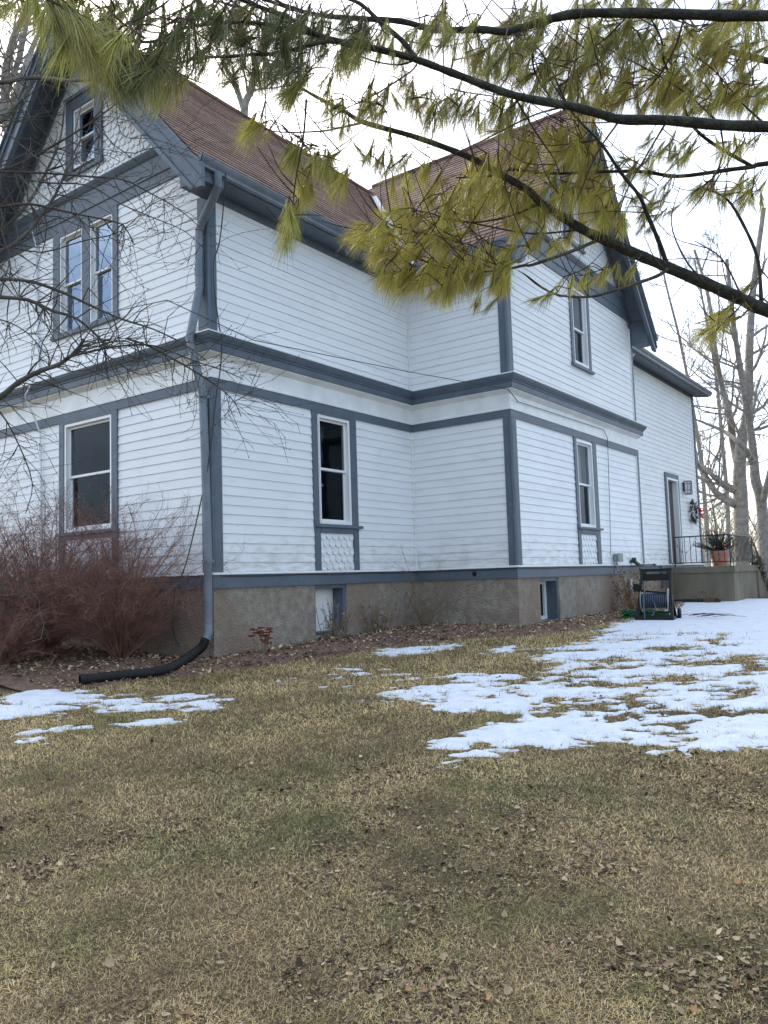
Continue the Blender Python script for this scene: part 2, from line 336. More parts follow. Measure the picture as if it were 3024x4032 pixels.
def snow_mask(x, y):
    P = np.stack([x, y], 1); m = np.full(len(P), -9.0)
    for i, q in enumerate(snow_g): m = np.maximum(m, poly_sdf(P, q) + (0 if i == 0 else -.03 if i == 3 else .07))
    for q in holes_g: m = np.minimum(m, -poly_sdf(P, q) + .05)
    a = x * CR[0] + y * CR[1]; b2 = x * CF[0] + y * CF[1]
    t = (x - CAM[0]) * CF[0] + (y - CAM[1]) * CF[1]
    n = fbm(a * 1.6, b2 * 3.4, 5) - .5
    n2 = fbm(a * 6, b2 * 11, 3) - .5
    n3 = fbm(a * 14 + 3, b2 * 24, 2) - .5
    fade = np.clip((t - 5.5) / 5, 0, 1)
    big = np.where(m > 0, np.clip(m * 1.6, 0, .16), m * .8); inside = sstep(m / .5)
    bias = -.20 + .44 * sstep((t - 8.6) / 5.5) + .34 * sstep((rr0(x, y) - .8) / 2.6)
    n4 = fbm(a * .9 + b2 * .25 + 11, b2 * 3.1 - a * .55, 5) - .5
    return big + inside * bias * 1.0 + (n4 * 2.3 + n * 1.2 + n2 * 1.5 + n3 * 1.1) * np.clip(.42 + m * .5, .22, .62) - .02
sx = np.arange(-3.2, 13, .035); sy = np.arange(-3.6, 15.5, .035)
X, Y = np.meshgrid(sx, sy); xf, yf = X.ravel(), Y.ravel()
pre = np.zeros(len(xf)) - 9
tt = (xf - CAM[0]) * CF[0] + (yf - CAM[1]) * CF[1]; rr = (xf - CAM[0]) * CR[0] + (yf - CAM[1]) * CR[1]
vis = (np.abs(rr) < tt * .56 + .6) & (tt > 3)
pre[vis] = snow_mask(xf[vis], yf[vis])
hgt = G(xf, yf) + np.where(pre > 0, .005 + .016 * sstep(pre / .3), pre * .35 - .002) + .010 * (fbm(xf * 4, yf * 4, 3) - .5) * (pre > .05)
nx = len(sx); keep = pre.reshape(X.shape) > -.10
kq = keep[:-1, :-1] | keep[1:, :-1] | keep[:-1, 1:] | keep[1:, 1:]
kq &= (pre.reshape(X.shape) > -5)[:-1, :-1] & (pre.reshape(X.shape) > -5)[1:, 1:] & (pre.reshape(X.shape) > -5)[1:, :-1] & (pre.reshape(X.shape) > -5)[:-1, 1:]
I = (np.arange(len(sy) - 1)[:, None] * nx + np.arange(nx - 1)[None])[kq]
Q = np.stack([I, I + 1, I + nx + 1, I + nx], 1); used = np.unique(Q); mp_ = np.zeros(len(xf), int) - 1; mp_[used] = np.arange(len(used))
snow_m = noisy('old_snow', (.68, .725, .79), (.58, .63, .70), 7, .65, .7, 40, bdist=.02, spec=.3, c3=(.50, .50, .49), s3=16, lo3=.60, hi3=.78)
sb = snow_m.node_tree.nodes['Principled BSDF']; sb.inputs['Subsurface Weight'].default_value = .0
struct(npmesh('snow', np.stack([xf, yf, hgt], 1)[used], mp_[Q], snow_m, smooth=True))
# far snowy field beyond the porch
def sheet(name, poly, dz, m, step=None):
    mb = MB(); mb.add([(x, y, float(G(x, y)) + dz) for x, y in poly], [tuple(range(len(poly)))]); return mb.build(name, m)
struct(sheet('snow_field', [(3.2, 27), (60, 27), (220, 300), (-160, 420), (-20, 60)], .03, snow_m))
struct(sheet('snow_bank', [(4.2, 15.3), (30, 15.3), (40, 24), (4.4, 24)], .02, snow_m))

# mulch
mx = np.arange(-8, 4.6, .06); my = np.arange(-2.4, 14.2, .06)
X, Y = np.meshgrid(mx, my); xf, yf = X.ravel(), Y.ravel()
ms = poly_sdf(np.stack([xf, yf], 1), bed_poly) + (fbm(xf * 3, yf * 3, 3) - .5) * .16
def BEDZ(x, y, s): return G(x, y) + np.where(s > 0, .012 + .07 * sstep(s / .9), s * .4)
hz = BEDZ(xf, yf, ms) + .012 * fbm(xf * 9, yf * 9, 3)
nx = len(mx); k2 = ms.reshape(X.shape) > -.08; kq = k2[:-1, :-1] & k2[1:, 1:] & k2[1:, :-1] & k2[:-1, 1:]
I = (np.arange(len(my) - 1)[:, None] * nx + np.arange(nx - 1)[None])[kq]
mulch_m = noisy('dark_mulch', (.15, .09, .062), (.24, .155, .112), 30, .95, .9, 90, c3=(.08, .052, .04), s3=3, bdist=.03)
struct(npmesh('mulch_bed', np.stack([xf, yf, hz], 1), np.stack([I, I + 1, I + nx + 1, I + nx], 1), mulch_m, smooth=True))
def top_z(x, y):
    x = np.atleast_1d(np.asarray(x, float)); y = np.atleast_1d(np.asarray(y, float))
    s = poly_sdf(np.stack([x, y], 1), bed_poly); return np.where(s > 0, BEDZ(x, y, s) + .006, G(x, y))

# grass blades: one ribbon each, lying and standing; numpy all the way
def scatter(n, tmin, tmax, power=1.0):
    """points in the camera's ground wedge, denser near"""
    t = (tmin ** .45 + (tmax ** .45 - tmin ** .45) * rg.random(n)) ** (1 / .45)
    r_ = (rg.random(n) * 2 - 1) * (t * .50 + .35)
    x = CAM[0] + t * CF[0] / .9966 + r_ * CR[0] - 0; y = CAM[1] + t * CF[1] / .9966 + r_ * CR[1]
    return x, y, t
def ribbons(x, y, z, L_, w, az, lift, bend, col):
    n = len(x); d = np.stack([np.cos(az), np.sin(az), np.zeros(n)], 1); sd = np.stack([-np.sin(az), np.cos(az), np.zeros(n)], 1)
    p0 = np.stack([x, y, z], 1)
    p1 = p0 + d * (L_ * .55 * np.cos(lift))[:, None]; p1[:, 2] += L_ * .55 * np.sin(lift)
    l2 = lift - bend
    p2 = p1 + d * (L_ * .45 * np.cos(l2))[:, None]; p2[:, 2] += L_ * .45 * np.sin(l2)
    p2[:, 2] = np.maximum(p2[:, 2], z + .002)
    wv = sd * w[:, None]
    V = np.stack([p0 - wv, p0 + wv, p1 - wv * .85, p1 + wv * .85, p2 - wv * .15, p2 + wv * .15], 1).reshape(-1, 3)
    b = np.arange(n)[:, None] * 6
    Q = np.concatenate([b + [0, 1, 3, 2], b + [2, 3, 5, 4]])
    return V, Q, np.repeat(col, 6, 0)
def grass_part(n, tmin, tmax, power):
    x, y, t = scatter(n, tmin, tmax, power)
    P = np.stack([x, y], 1)
    ok = poly_sdf(P, bed_poly) + (fbm(x * 3, y * 3, 3) - .5) * .25 < -.03 + .08 * (rg.random(n) - .5)
    ok &= ~((x < 2.2) & (y > 10)) & ~((y > -.1) & (x < 0)) & ~((x < 2.2) & (y > 4.6))
    x, y, t = x[ok], y[ok], t[ok]
    sm = snow_mask(x, y); ok = (sm < .02) | ((sm < .12) & (rg.random(len(x)) < .18))
    x, y, t, sm = x[ok], y[ok], t[ok], sm[ok]; n = len(x)
    g = fbm(x * 1.1, y * 1.1, 4); g2 = fbm(x * 5, y * 5 + 9, 3)
    green = np.clip((g - .5) * 3.0 + (g2 - .5) * 2.2 + .08 + (rg.random(n) - .5) * .9 - .25 * (t > 7.5), 0, 1)
    green *= np.clip(1.15 - (t - 4) / 9, .25, 1)
    straw = np.array([.82, .64, .32]); dark = np.array([.32, .225, .11]); gr = np.array([.25, .235, .085]); pale = np.array([.80, .66, .40])
    r1_ = rg.random(n)[:, None]; c = straw * r1_ + dark * (1 - r1_); pk = rg.random(n) < .14; c[pk] = pale; dk = rg.random(n) < .10; c[dk] = np.array([.09, .07, .04])
    gv = gr * (.7 + .7 * rg.random(n)[:, None]); c = c * (1 - green[:, None]) + gv * green[:, None]
    c *= np.clip(.35 + 1.25 * fbm(x * 1.9 + 5, y * 1.9, 4) * (.5 + fbm(x * 9, y * 9 + 3, 2)), .35, 1.25)[:, None]
    L_ = .016 + .034 * rg.random(n) + .02 * (g2 - .5); w = (.0009 + .0011 * rg.random(n)) * np.clip(t / 5, .7, 2.1)
    lift = np.radians(rg.normal(27, 20, n)).clip(.02, 1.45); bend = np.radians(rg.random(n) * 60)
    return ribbons(x, y, G(x, y) + .004 * rg.random(n) + np.where(sm > .02, .02, 0), L_ * np.clip(t / 6, .72, 1.5), w, rg.random(n) * 6.283, lift, bend, c)
parts = [grass_part(290000, 2.2, 17.5, 1), grass_part(290000, 2.2, 17.5, 1)]
off = 0; Vs = []; Qs = []; Cs = []
for V, Q, Cc in parts: Vs.append(V); Qs.append(Q + off); Cs.append(Cc); off += len(V)
tag(npmesh('lawn_grass', np.concatenate(Vs), np.concatenate(Qs), M['vcg'], col=np.concatenate(Cs)), 'short matted lawn grass, half dormant straw and half dull green', 'grass', kind='stuff')

# leaf litter
def leaf_cards(x, y, z, size, az, tilt, curl, col):
    """small curled leaves: five-lobed fans of quads bent across the middle"""
    n = len(x); us = np.array([[-.5, 0], [-.28, .42], [.1, .5], [.5, .12], [.28, -.35], [-.15, -.5]])
    d = np.stack([np.cos(az), np.sin(az), np.zeros(n)], 1); sd = np.stack([-np.sin(az), np.cos(az), np.zeros(n)], 1)
    out = []
    jit = 1 + .5 * (rg.random((n, 6)) - .5)
    for i, (a, b) in enumerate(us):
        a = a * jit[:, i]; b = b * jit[:, i]
        p = np.stack([x, y, z], 1) + d * (a * size)[:, None] + sd * (b * size * .8)[:, None]
        p[:, 2] += size * (curl * (a * a * 1.6 + b * b * .8) + tilt * a) + size * .06
        out.append(p)
    ctr = np.stack([x, y, z + size * .05], 1); V = np.stack([ctr] + out, 1).reshape(-1, 3)
    b = np.arange(n)[:, None] * 7
    Q = np.concatenate([b + [0, 1, 2, 3], b + [0, 3, 4, 5], b + [0, 5, 6, 1]])
    return V, Q, np.repeat(col, 7, 0)
pal = np.array([[.42, .31, .19], [.30, .21, .13], [.50, .39, .25], [.16, .11, .07], [.09, .06, .04], [.38, .29, .19], [.34, .21, .11], [.11, .075, .05]])
def litter(n, tmin, tmax, power, s0, s1, bed=False, clump=.5, dim=1.0):
    if bed:
        x = rg.uniform(-7.5, 4.2, n * 3); y = rg.uniform(-2.2, 13.5, n * 3); s = poly_sdf(np.stack([x, y], 1), bed_poly); ok = s > -.05
        x, y = x[ok][:n], y[ok][:n]
    else:
        x, y, t = scatter(n, tmin, tmax, power)
        k = fbm(x * 1.5 + 40, y * 1.5, 3) * .6 + fbm(x * 4, y * 4 + 7, 2) * .4; lat = (x - CAM[0]) * CR[0] + (y - CAM[1]) * CR[1]
        ok = rg.random(len(x)) < np.clip((k - clump + .03 * lat) * 5 + .10, .03, 1)
        ok &= (poly_sdf(np.stack([x, y], 1), bed_poly) < .1) & ~((y > -.1) & (x < 2.2))
        x, y = x[ok], y[ok]
        sm = snow_mask(x, y); ok = (sm < .0) | (rg.random(len(x)) < .01); x, y = x[ok], y[ok]
    n = len(x); c = pal[rg.integers(0, len(pal), n)] * (.75 + .5 * rg.random(n)[:, None])
    c *= dim
    if bed: c *= 1.15
    return leaf_cards(x, y, top_z(x, y) + .012 * rg.random(n), s0 + (s1 - s0) * rg.random(n) ** 2.2, rg.random(n) * 6.283, rg.normal(0, .35, n), rg.normal(.35, .5, n), c)
ps = [litter(34000, 2.2, 12, 1, .012, .040, clump=.52, dim=.62), litter(16000, 2.2, 12, 1, .012, .036, clump=.52, dim=1.0), litter(30000, 2.2, 14, 1, .006, .027, clump=.50, dim=.7), litter(9000, 5, 14, 1, .012, .036, clump=.50), litter(90000, 2.2, 12, 1, .004, .015, clump=.38)]
off = 0; Vs = []; Qs = []; Cs = []
for V, Q, Cc in ps: Vs.append(V); Qs.append(Q + off); Cs.append(Cc); off += len(V)
tag(npmesh('leaf_litter', np.concatenate(Vs), np.concatenate(Qs), M['vc'], col=np.concatenate(Cs)), 'small scraps of brown dead leaves scattered through the lawn', 'leaves', kind='stuff')
V, Q, Cc = litter(30000, 0, 0, 1, .012, .06, bed=True)
tag(npmesh('mulch_chips', V, Q, M['vc'], col=Cc), 'dark brown bark chips and wet leaves on the planting bed', 'mulch', kind='stuff')
# the biggest curled leaves, one by one
big = [(120, 2098), (235, 2090), (470, 1932), (900, 1965), (1000, 1750), (1220, 1905), (1320, 1960), (1595, 1912), (1640, 1965), (1370, 2020), (1260, 2130), (1300, 2150), (1500, 2190), (1100, 2150), (1020, 2110), (640, 1985), (700, 2000), (520, 2040), (330, 2150), (90, 2180), (430, 2175), (820, 2165), (880, 2150), (1130, 1850), (1450, 1870), (1500, 1750), (1180, 1760), (700, 1610), (560, 1780), (260, 1790), (60, 1845), (1240, 1790), (1560, 1850), (1380, 1870), (1090, 2050), (1600, 2080), (960, 2075), (1190, 2055), (760, 1870), (620, 1890)]
leafsrc = []
for k in range(5):
    mb = MB(); n1 = 22; rim = []; rad = []
    for i in range(n1):
        w = 2 * math.pi * i / n1; lobe = .62 + .38 * abs(math.cos(2.5 * w)) ** .8 + .08 * rnd.random(); rad.append(lobe)
        rim.append((math.cos(w) * lobe, math.sin(w) * lobe * .85))
    vs = [(0, 0, 0)]; c1 = rnd.uniform(.5, 1.0); c2 = rnd.uniform(-.5, .5)
    for sc_ in (.5, 1.0):
        for a, b2 in rim:
            a *= sc_; b2 *= sc_; zz = c1 * b2 * b2 + c2 * a * b2 + .12 * math.sin(6 * a + k) * sc_ + .1 * rnd.random() * sc_
            vs.append((a * (1 - .25 * c1 * abs(a)), b2 * (1 - .35 * c1 * abs(b2)), zz))
    fs = [(0, 1 + i, 1 + (i + 1) % n1) for i in range(n1)] + [(1 + i, 1 + n1 + i, 1 + n1 + (i + 1) % n1, 1 + (i + 1) % n1) for i in range(n1)]
    cc = pal[[2, 0, 6, 5, 1][k]]; mb.add(vs, fs, 0, tuple(cc)); mb.tube([(-.95, 0, .03), (-1.5, .1, .05)], .02, 4, 0, tuple(cc * .7))
    leafsrc.append(mb)
lm = []
for i, (a, b2) in enumerate(big):
    P = onG(a, b2); k = i % 5
    if i < 5: o = leafsrc[k].build('dead_leaf', M['vc'], smooth=True); lm.append(o.data)
    else: o = bpy.data.objects.new('dead_leaf', lm[k]); sc.collection.objects.link(o)
    s_ = rnd.uniform(.014, .028); o.scale = (s_, s_, s_); o.location = (P[0], P[1], P[2] + .012); o.rotation_euler = (rnd.uniform(-.5, .5), rnd.uniform(-.5, .5), rnd.uniform(0, 6.28))
    tag(o, 'large curled brown dead leaf lying on the foreground grass', 'leaf', 'large fallen leaves on the lawn')

# ------------------------------------------------------------------ farmhouse
house = thing('farmhouse', 'white clapboard farmhouse with slate-blue trim and brown shingle roof', 'house', (0, 0, -1.05))
W1 = F((0, 0), (-1, 0), (0, -1)); W2 = F((0, 0), (0, 1), (1, 0)); W3 = F((0, B_), (1, 0), (0, -1)); W4 = F((C_, B_), (0, 1), (1, 0))
X5 = C_ - S_; W5 = F((X5, D_), (0, 1), (1, 0)); WD = F((C_, D_), (-1, 0), (0, 1))
WID = 5.54; L3 = C_; L4 = D_ - B_; L5 = E_ - D_; EXPO = .126
XR = -WID / 2; SL = 1.12; EV = .35; ZE = 5.22; OH = .5
ZR = ZE + SL * (EV - XR)
YW = (B_ + D_) / 2; ZRW = ZE + SL * (YW - (B_ - EV)); OHW = .45; ME = .95
def cuts(ops, z0, z1, u0, u1):
    """u-intervals left of [u0,u1] after openings that span this z band"""
    iv = [(u0, u1)]
    for a, b2, c, d in ops:
        if c < z1 - 1e-4 and d > z0 + 1e-4:
            nv = []
            for p_, q in iv:
                if b2 <= p_ or a >= q: nv.append((p_, q)); continue
                if a > p_: nv.append((p_, a))
                if b2 < q: nv.append((b2, q))
            iv = nv
    return [(p_, q) for p_, q in iv if q - p_ > .01]
def laps(mb, fr, u0, u1, z0, z1, ops=(), k0=0, k1=0, slant=None):
    z = z0; ci = 0
    while z < z1 - .01:
        zt = min(z + EXPO, z1); nb = .016 + rnd.uniform(-.002, .002); nt = .004; dz = rnd.uniform(-.0015, .0015)
        brk = sorted({z, zt} | {v for o in ops for v in (o[2], o[3]) if z < v < zt})
        nat = lambda q: nb + (nt - nb) * (q - z) / EXPO
        for a, b2 in zip(brk[:-1], brk[1:]):
            for p_, q in cuts(ops, a, b2, u0, u1):
                js = [p_]; g = p_ + rnd.uniform(1.2, 4.2)
                while g < q - .6: js += [g - .002, g + .002]; g += rnd.uniform(2.4, 4.2)
                js.append(q)
                for e0, e1 in zip(js[::2], js[1::2]):
                    na, nb2 = nat(a), nat(b2)
                    s0 = k0 if e0 == u0 else 0; s1 = k1 if e1 == u1 else 0
                    e0t, e1t = e0, e1
                    if slant: e1t = min(e1, slant(b2)); e1 = min(e1, slant(a))
                    az = a + (dz if a == z else 0)
                    A = [fr.p(e0 + s0 * na, az, na), fr.p(e1 + s1 * na, az, na), fr.p(e1t + s1 * nb2, b2, nb2), fr.p(e0t + s0 * nb2, b2, nb2), fr.p(e0, az, 0), fr.p(e1, az, 0)]
                    mb.add(A, [(0, 1, 2, 3), (4, 5, 1, 0)])
        z = zt; ci += 1
def sheetwall(mb, fr, u0, u1, z0, z1, ops, n, mi=0):
    zs = sorted({z0, z1} | {v for o in ops for v in (o[2], o[3]) if z0 < v < z1})
    for a, b2 in zip(zs[:-1], zs[1:]):
        for p_, q in cuts(ops, a, b2, u0, u1): mb.add([fr.p(p_, a, n), fr.p(q, a, n), fr.p(q, b2, n), fr.p(p_, b2, n)], [(0, 1, 2, 3)], mi)
# openings (u0,u1,z0,z1): glass unit + frame sits inside
o_w1 = (2.09, 3.29, .70, 2.36); o_w1a = (2.05, 2.62, 3.80, 5.37); o_w1b = (2.82, 3.42, 3.80, 5.37)
o_w2 = (2.07, 2.85, .70, 2.36); o_w4 = (7.28 - B_, 8.07 - B_, .70, 2.37); o_w4u = (7.42 - B_, 8.15 - B_, 3.88, 5.38)
o_d = (14.87 - D_, 15.86 - D_, .0, 2.34)
ZU = 3.12
core = MB(); inn = MB()
def wall(fr, u0, u1, ops_lo, ops_up, ztop, k0, k1, name='siding_wall', slant=None, lo_top=2.41, full=False):
    mb = MB()
    if full: laps(mb, fr, u0, u1, -.0, ztop, ops_lo, k0, k1)
    else:
        laps(mb, fr, u0, u1, .0, lo_top, ops_lo, k0, k1); laps(mb, fr, u0, u1, ZU, ztop, ops_up, k0, k1, slant)
    big_ops = [o for o in list(ops_lo) + list(ops_up) if o[3] > .7]
    sheetwall(mb, fr, u0, u1, -.2, ztop, big_ops, 0.0)
    mb.build(name, M['white'], house)
    sheetwall(inn, fr, u0 - .0, u1, -.2, ztop, big_ops, -.12)
apr = lambda o: (o[0], o[1], .0, .60)
wall(W1, 0, WID, [o_w1], [o_w1a, o_w1b], 5.46, -1, 0)
wall(W2, 0, B_, [o_w2, (2.0, 2.95, 0, .6)], [], 4.96, -1, -1)
wall(W3, 0, L3, [], [], 4.96, 1, 1)
cl = lambda z: L4 if z < 5.36 else L4 - (z - 5.36) * 1.0
wall(W4, 0, L4, [o_w4, (o_w4[0], o_w4[1], 0, .6)], [o_w4u], 5.46, -1, 1, slant=lambda z: L4 - max(0, z - 5.33) * .9)
wall(W5, 0, L5, [o_d], [], 5.02, 0, 1, full=True)
mb = MB(); sheetwall(mb, WD, 0, S_, -.2, 5.2, [], 0.0); mb.build('siding_wall', M['white'], house)
# rear walls close the shell
mb = MB(); FB = F((-WID, 0), (0, 1), (-1, 0)); o_back = (3.1, 3.75, .7, 2.3)
sheetwall(mb, FB, 0, E_, -1.3, 5.2, [o_back], 0); FE = F((-WID, E_), (1, 0), (0, 1)); sheetwall(mb, FE, 0, WID + X5, -1.3, 5.2, [], 0)
mb.build('siding_wall', M['white'], house)
sheetwall(inn, FB, 0, E_, -1.3, 5.2, [o_back], -.12); sheetwall(inn, FE, 0, WID + X5, -1.3, 5.2, [], -.12)
for z in (-.1, 2.62, 2.9, 5.18): inn.add([(-WID + .1, .1, z), (-.1, .1, z), (-.1, E_ - .1, z), (-WID + .1, E_ - .1, z)], [(0, 1, 2, 3)]); inn.add([(-.1, B_ + .1, z), (C_ - .1, B_ + .1, z), (C_ - .1, D_ - .1, z), (-.1, D_ - .1, z)], [(0, 1, 2, 3)]); inn.add([(-.1, D_ - .1, z), (X5 - .1, D_ - .1, z), (X5 - .1, E_ - .1, z), (-.1, E_ - .1, z)], [(0, 1, 2, 3)])
inn.add([(-3.0, 4.3, -.1), (-3.0, 4.3, 2.62), (-.1, 4.3, 2.62), (-.1, 4.3, -.1)], [(0, 1, 2, 3)])
inn.build('interior_lining', M['dark'], house)  # dark sheets added inside the walls so little light bounces indoors

# fish-scale shingles
def scales(mb, fr, u0, u1, z0, z1, wd=.14, ex=.115, inside=None, ops=()):
    r_ = 0; z = z0
    while z < z1 + ex:
        u = u0 - (wd / 2 if r_ % 2 else 0)
        while u < u1 + wd:
            a, b2 = max(u + .003, u0), min(u + wd - .003, u1)
            if b2 - a > .03 and (inside is None or inside((a + b2) / 2, z)):
                zt = min(z + ex * 1.1, z1); zb = z
                if not any(o[0] - .01 < (a + b2) / 2 < o[1] + .01 and o[2] - .02 < z + ex * .5 < o[3] + .02 for o in ops) and zt - zb > .02:
                    m_ = 7; rad_ = (b2 - a) / 2; cx_ = (a + b2) / 2; pts = []
                    dp = min(rad_ * .95, (zt - zb) * .9)
                    jt = rnd.uniform(-.003, .003)
                    for i in range(m_ + 1):
                        w = math.pi + math.pi * i / m_
                        zz = zb + dp + dp * math.sin(w) * 1.0 + jt
                        pts.append((cx_ + rad_ * math.cos(w), max(zz, z0 if r_ == 0 else zz)))
                    pts += [(b2, zt), (a, zt)]
                    fr_n = lambda q: .022 - .018 * (q - zb) / (ex * 1.1)
                    n_ = len(pts); A = [fr.p(p_, q, fr_n(q)) for p_, q in pts] + [fr.p(p_, q, 0.0) for p_, q in pts]
                    mb.add(A, [tuple(range(n_))] + [(i, n_ + i, n_ + (i + 1) % n_, (i + 1) % n_) for i in range(m_)])
            u += wd
        z += ex; r_ += 1
def gable(fr, uc, half, zb, sl, zpk, ops):
    mb = MB(); ins = lambda u, z: abs(u - uc) < (zpk - z) / sl - .05
    scales(mb, fr, uc - half, uc + half, zb, zpk - .2, inside=ins, ops=ops)
    # backing panel with the window hole
    for a, b2 in [(zb - .6, min([o[2] for o in ops], default=zb))] + [(o[2], o[3]) for o in ops[:1]] + [(max([o[3] for o in ops], default=zb), zpk)]:
        n_ = max(1, int((b2 - a) / .15))
        for i in range(n_):
            q0 = a + (b2 - a) * i / n_; q1 = a + (b2 - a) * (i + 1) / n_
            e = lambda q: min((zpk - q) / sl, half)
            iv = [(-1, 1)]
            if ops and ops[0][2] <= q0 + 1e-6 and ops[0][3] >= q1 - 1e-6:
                o = ops[0]
                for l_, r__ in ((None, o[0]), (o[1], None)):
                    p_ = [uc - e(q0) if l_ is None else l_, uc + e(q0) if r__ is None else r__, uc + e(q1) if r__ is None else r__, uc - e(q1) if l_ is None else l_]
                    mb.add([fr.p(p_[0], q0, .001), fr.p(p_[1], q0, .001), fr.p(p_[2], q1, .001), fr.p(p_[3], q1, .001)], [(0, 1, 2, 3)])
            else: mb.add([fr.p(uc - e(q0), q0, .001), fr.p(uc + e(q0), q0, .001), fr.p(uc + e(q1), q1, .001), fr.p(uc - e(q1), q1, .001)], [(0, 1, 2, 3)])
    mb.build('gable_shingles', M['white'], house)
o_at = (2.48, 3.05, 6.38, 7.36)
gable(W1, WID / 2, WID / 2, 5.98, SL, ZR - .12, [(o_at[0] - .10, o_at[1] + .10, 6.3, 7.42)])
gable(W4, L4 / 2, L4 / 2, 5.98, SL, ZRW - .12, [(L4 / 2 - .42, L4 / 2 + .42, 6.4, 7.42)])
mb = MB(); at_ops = (2.38, 3.15, 6.3, 7.42)
# attic room behind the gable
for fr, uu in ((W1, WID / 2), (W4, L4 / 2)):
    mb.box(fr, uu - .85, uu + .85, 6.2, 6.22, -2.5, -.05); mb.add([fr.p(uu - .85, 6.2, -2.5), fr.p(uu + .85, 6.2, -2.5), fr.p(uu + .85, 7.5, -2.5), fr.p(uu - .85, 7.5, -2.5)], [(0, 1, 2, 3)])
    mb.add([fr.p(uu - .85, 6.2, -.05), fr.p(uu - .85, 6.2, -2.5), fr.p(uu - .85, 7.5, -2.5), fr.p(uu - .85, 7.5, -.05)], [(0, 1, 2, 3)]); mb.add([fr.p(uu + .85, 6.2, -.05), fr.p(uu + .85, 6.2, -2.5), fr.p(uu + .85, 7.5, -2.5), fr.p(uu + .85, 7.5, -.05)], [(0, 1, 2, 3)])
    mb.box(fr, uu - .85, uu + .85, 7.5, 7.52, -2.5, -.05)
mb.build('attic_lining', M['dark'], house)

# trim
def trim(name, fn, m='blue', parent=None):
    mb = MB(); fn(mb); return mb.build(name, M[m], parent or house)
walls4 = [(W1, WID, -1, 0), (W2, B_, -1, -1), (W3, L3, 1, 1), (W4, L4, -1, 1)]
for fr, l, k0, k1 in walls4:
    trim('belt_course', lambda q: q.prof(fr, [(.001, 2.86), (.135, 2.862), (.135, 2.955), (.15, 2.962), (.15, 2.975), (.175, 3.0), (.20, 3.045), (.205, 3.072), (.001, 3.072)], 0, l, k0, k1))
    trim('belt_drip_cap', lambda q: q.prof(fr, [(.001, 3.074), (.215, 3.074), (.215, 3.09), (.03, 3.135), (.001, 3.135)], 0, l, k0, k1), 'wtrim')
    trim('belt_frieze', lambda q: (q.prof(fr, [(.001, 2.53), (.045, 2.53), (.045, 2.556), (.033, 2.568), (.024, 2.572), (.024, 2.79), (.032, 2.795), (.05, 2.808), (.105, 2.84), (.12, 2.858), (.001, 2.858)], 0, l, k0, k1)), 'wtrim')
    trim('trim_band', lambda q: q.prof(fr, [(.001, 2.40), (.036, 2.40), (.036, 2.528), (.001, 2.528)], 0, l, k0, k1))
    trim('water_table', lambda q: q.prof(fr, [(.001, -.034), (.062, -.034), (.062, -.022), (.03, -.004), (.001, -.004)], 0, l, k0, k1), 'wtrim')
    trim('skirt_board', lambda q: q.prof(fr, [(-.03, -.207), (.034, -.207), (.034, -.036), (-.03, -.036)], 0, l, k0, k1))
def W5trim():
    trim('water_table', lambda q: q.prof(W5, [(.001, -.034), (.062, -.034), (.062, -.022), (.03, -.004), (.001, -.004)], 0, L5, 0, 1), 'wtrim')
    trim('skirt_board', lambda q: q.prof(W5, [(-.03, -.207), (.034, -.207), (.034, -.036), (-.03, -.036)], 0, L5, 0, 1))
    trim('corner_board', lambda q: q.box(W5, L5 - .10, L5 + .036, -.003, 5.0, .001, .036))
    trim('frieze_board', lambda q: q.prof(W5, [(.001, 5.0), (.036, 5.0), (.036, 5.14), (.001, 5.14)], 0, L5, 0, 1))
    trim('corner_board', lambda q: q.box(W5, 13.92 - D_, 14.02 - D_, -.62, -.03, .036, .07))
W5trim()
def cboard(fr, u0, u1, z0, z1, n=.034, name='corner_board', m='blue'): return trim(name, lambda q: q.box(fr, u0, u1, z0, z1, .001, n), m)
# corner boards: two boards and a round bead in the corner
for z0, z1, wA, wB in ((0, 2.399, .145, .145), (3.137, 4.98, .17, .10)):
    cboard(W1, .012, .012 + wA, z0, z1); cboard(W2, .012, wB, z0, z1)
    trim('corner_bead', lambda q: q.tube([(.006, -.006, z0), (.006, -.006, z1)], .031, 10))
for z0, z1 in ((0, 2.399), (3.137, 4.98)):
    cboard(W3, L3 - .115, L3 - .012, z0, z1); cboard(W4, .012, .15, z0, z1)
    trim('corner_bead', lambda q: q.tube([(C_ + .006, B_ - .006, z0), (C_ + .006, B_ - .006, z1)], .031, 10))
cboard(W4, L4 - .07, L4 + .034, 0, 2.399); cboard(W4, L4 - .06, L4 + .034, 3.137, 5.3)
trim('corner_strip', lambda q: (q.box(W4, L4 - .10, L4 - .0705, 0, 2.399, .001, .03), q.box(W4, L4 - .085, L4 - .0605, 3.137, 5.3, .001, .03)), 'wtrim')
trim('inside_corner_strip', lambda q: (q.tube([(.022, B_ - .022, 0), (.022, B_ - .022, 2.399)], .017, 6), q.tube([(.022, B_ - .022, 3.137), (.022, B_ - .022, 4.95)], .017, 6)), 'wtrim')
# eaves frieze on the two long walls
for fr, l, k0, k1 in ((W2, B_, -1, -1), (W3, L3, 1, 1)):
    trim('frieze_board', lambda q: q.prof(fr, [(.001, 4.945), (.034, 4.945), (.034, 5.06), (.001, 5.06)], 0, l, k0, k1))
    trim('soffit', lambda q: q.prof(fr, [(.0, 5.058), (EV, 5.058), (EV, 5.16), (0, 5.5)], -.35 if fr is W2 else 0, l, 0, 0) if fr is W2 else q.prof(fr, [(.0, 5.058), (EV, 5.058), (EV, 5.16), (0, 5.5)], 0, l + .3, 1, 0), 'blue')
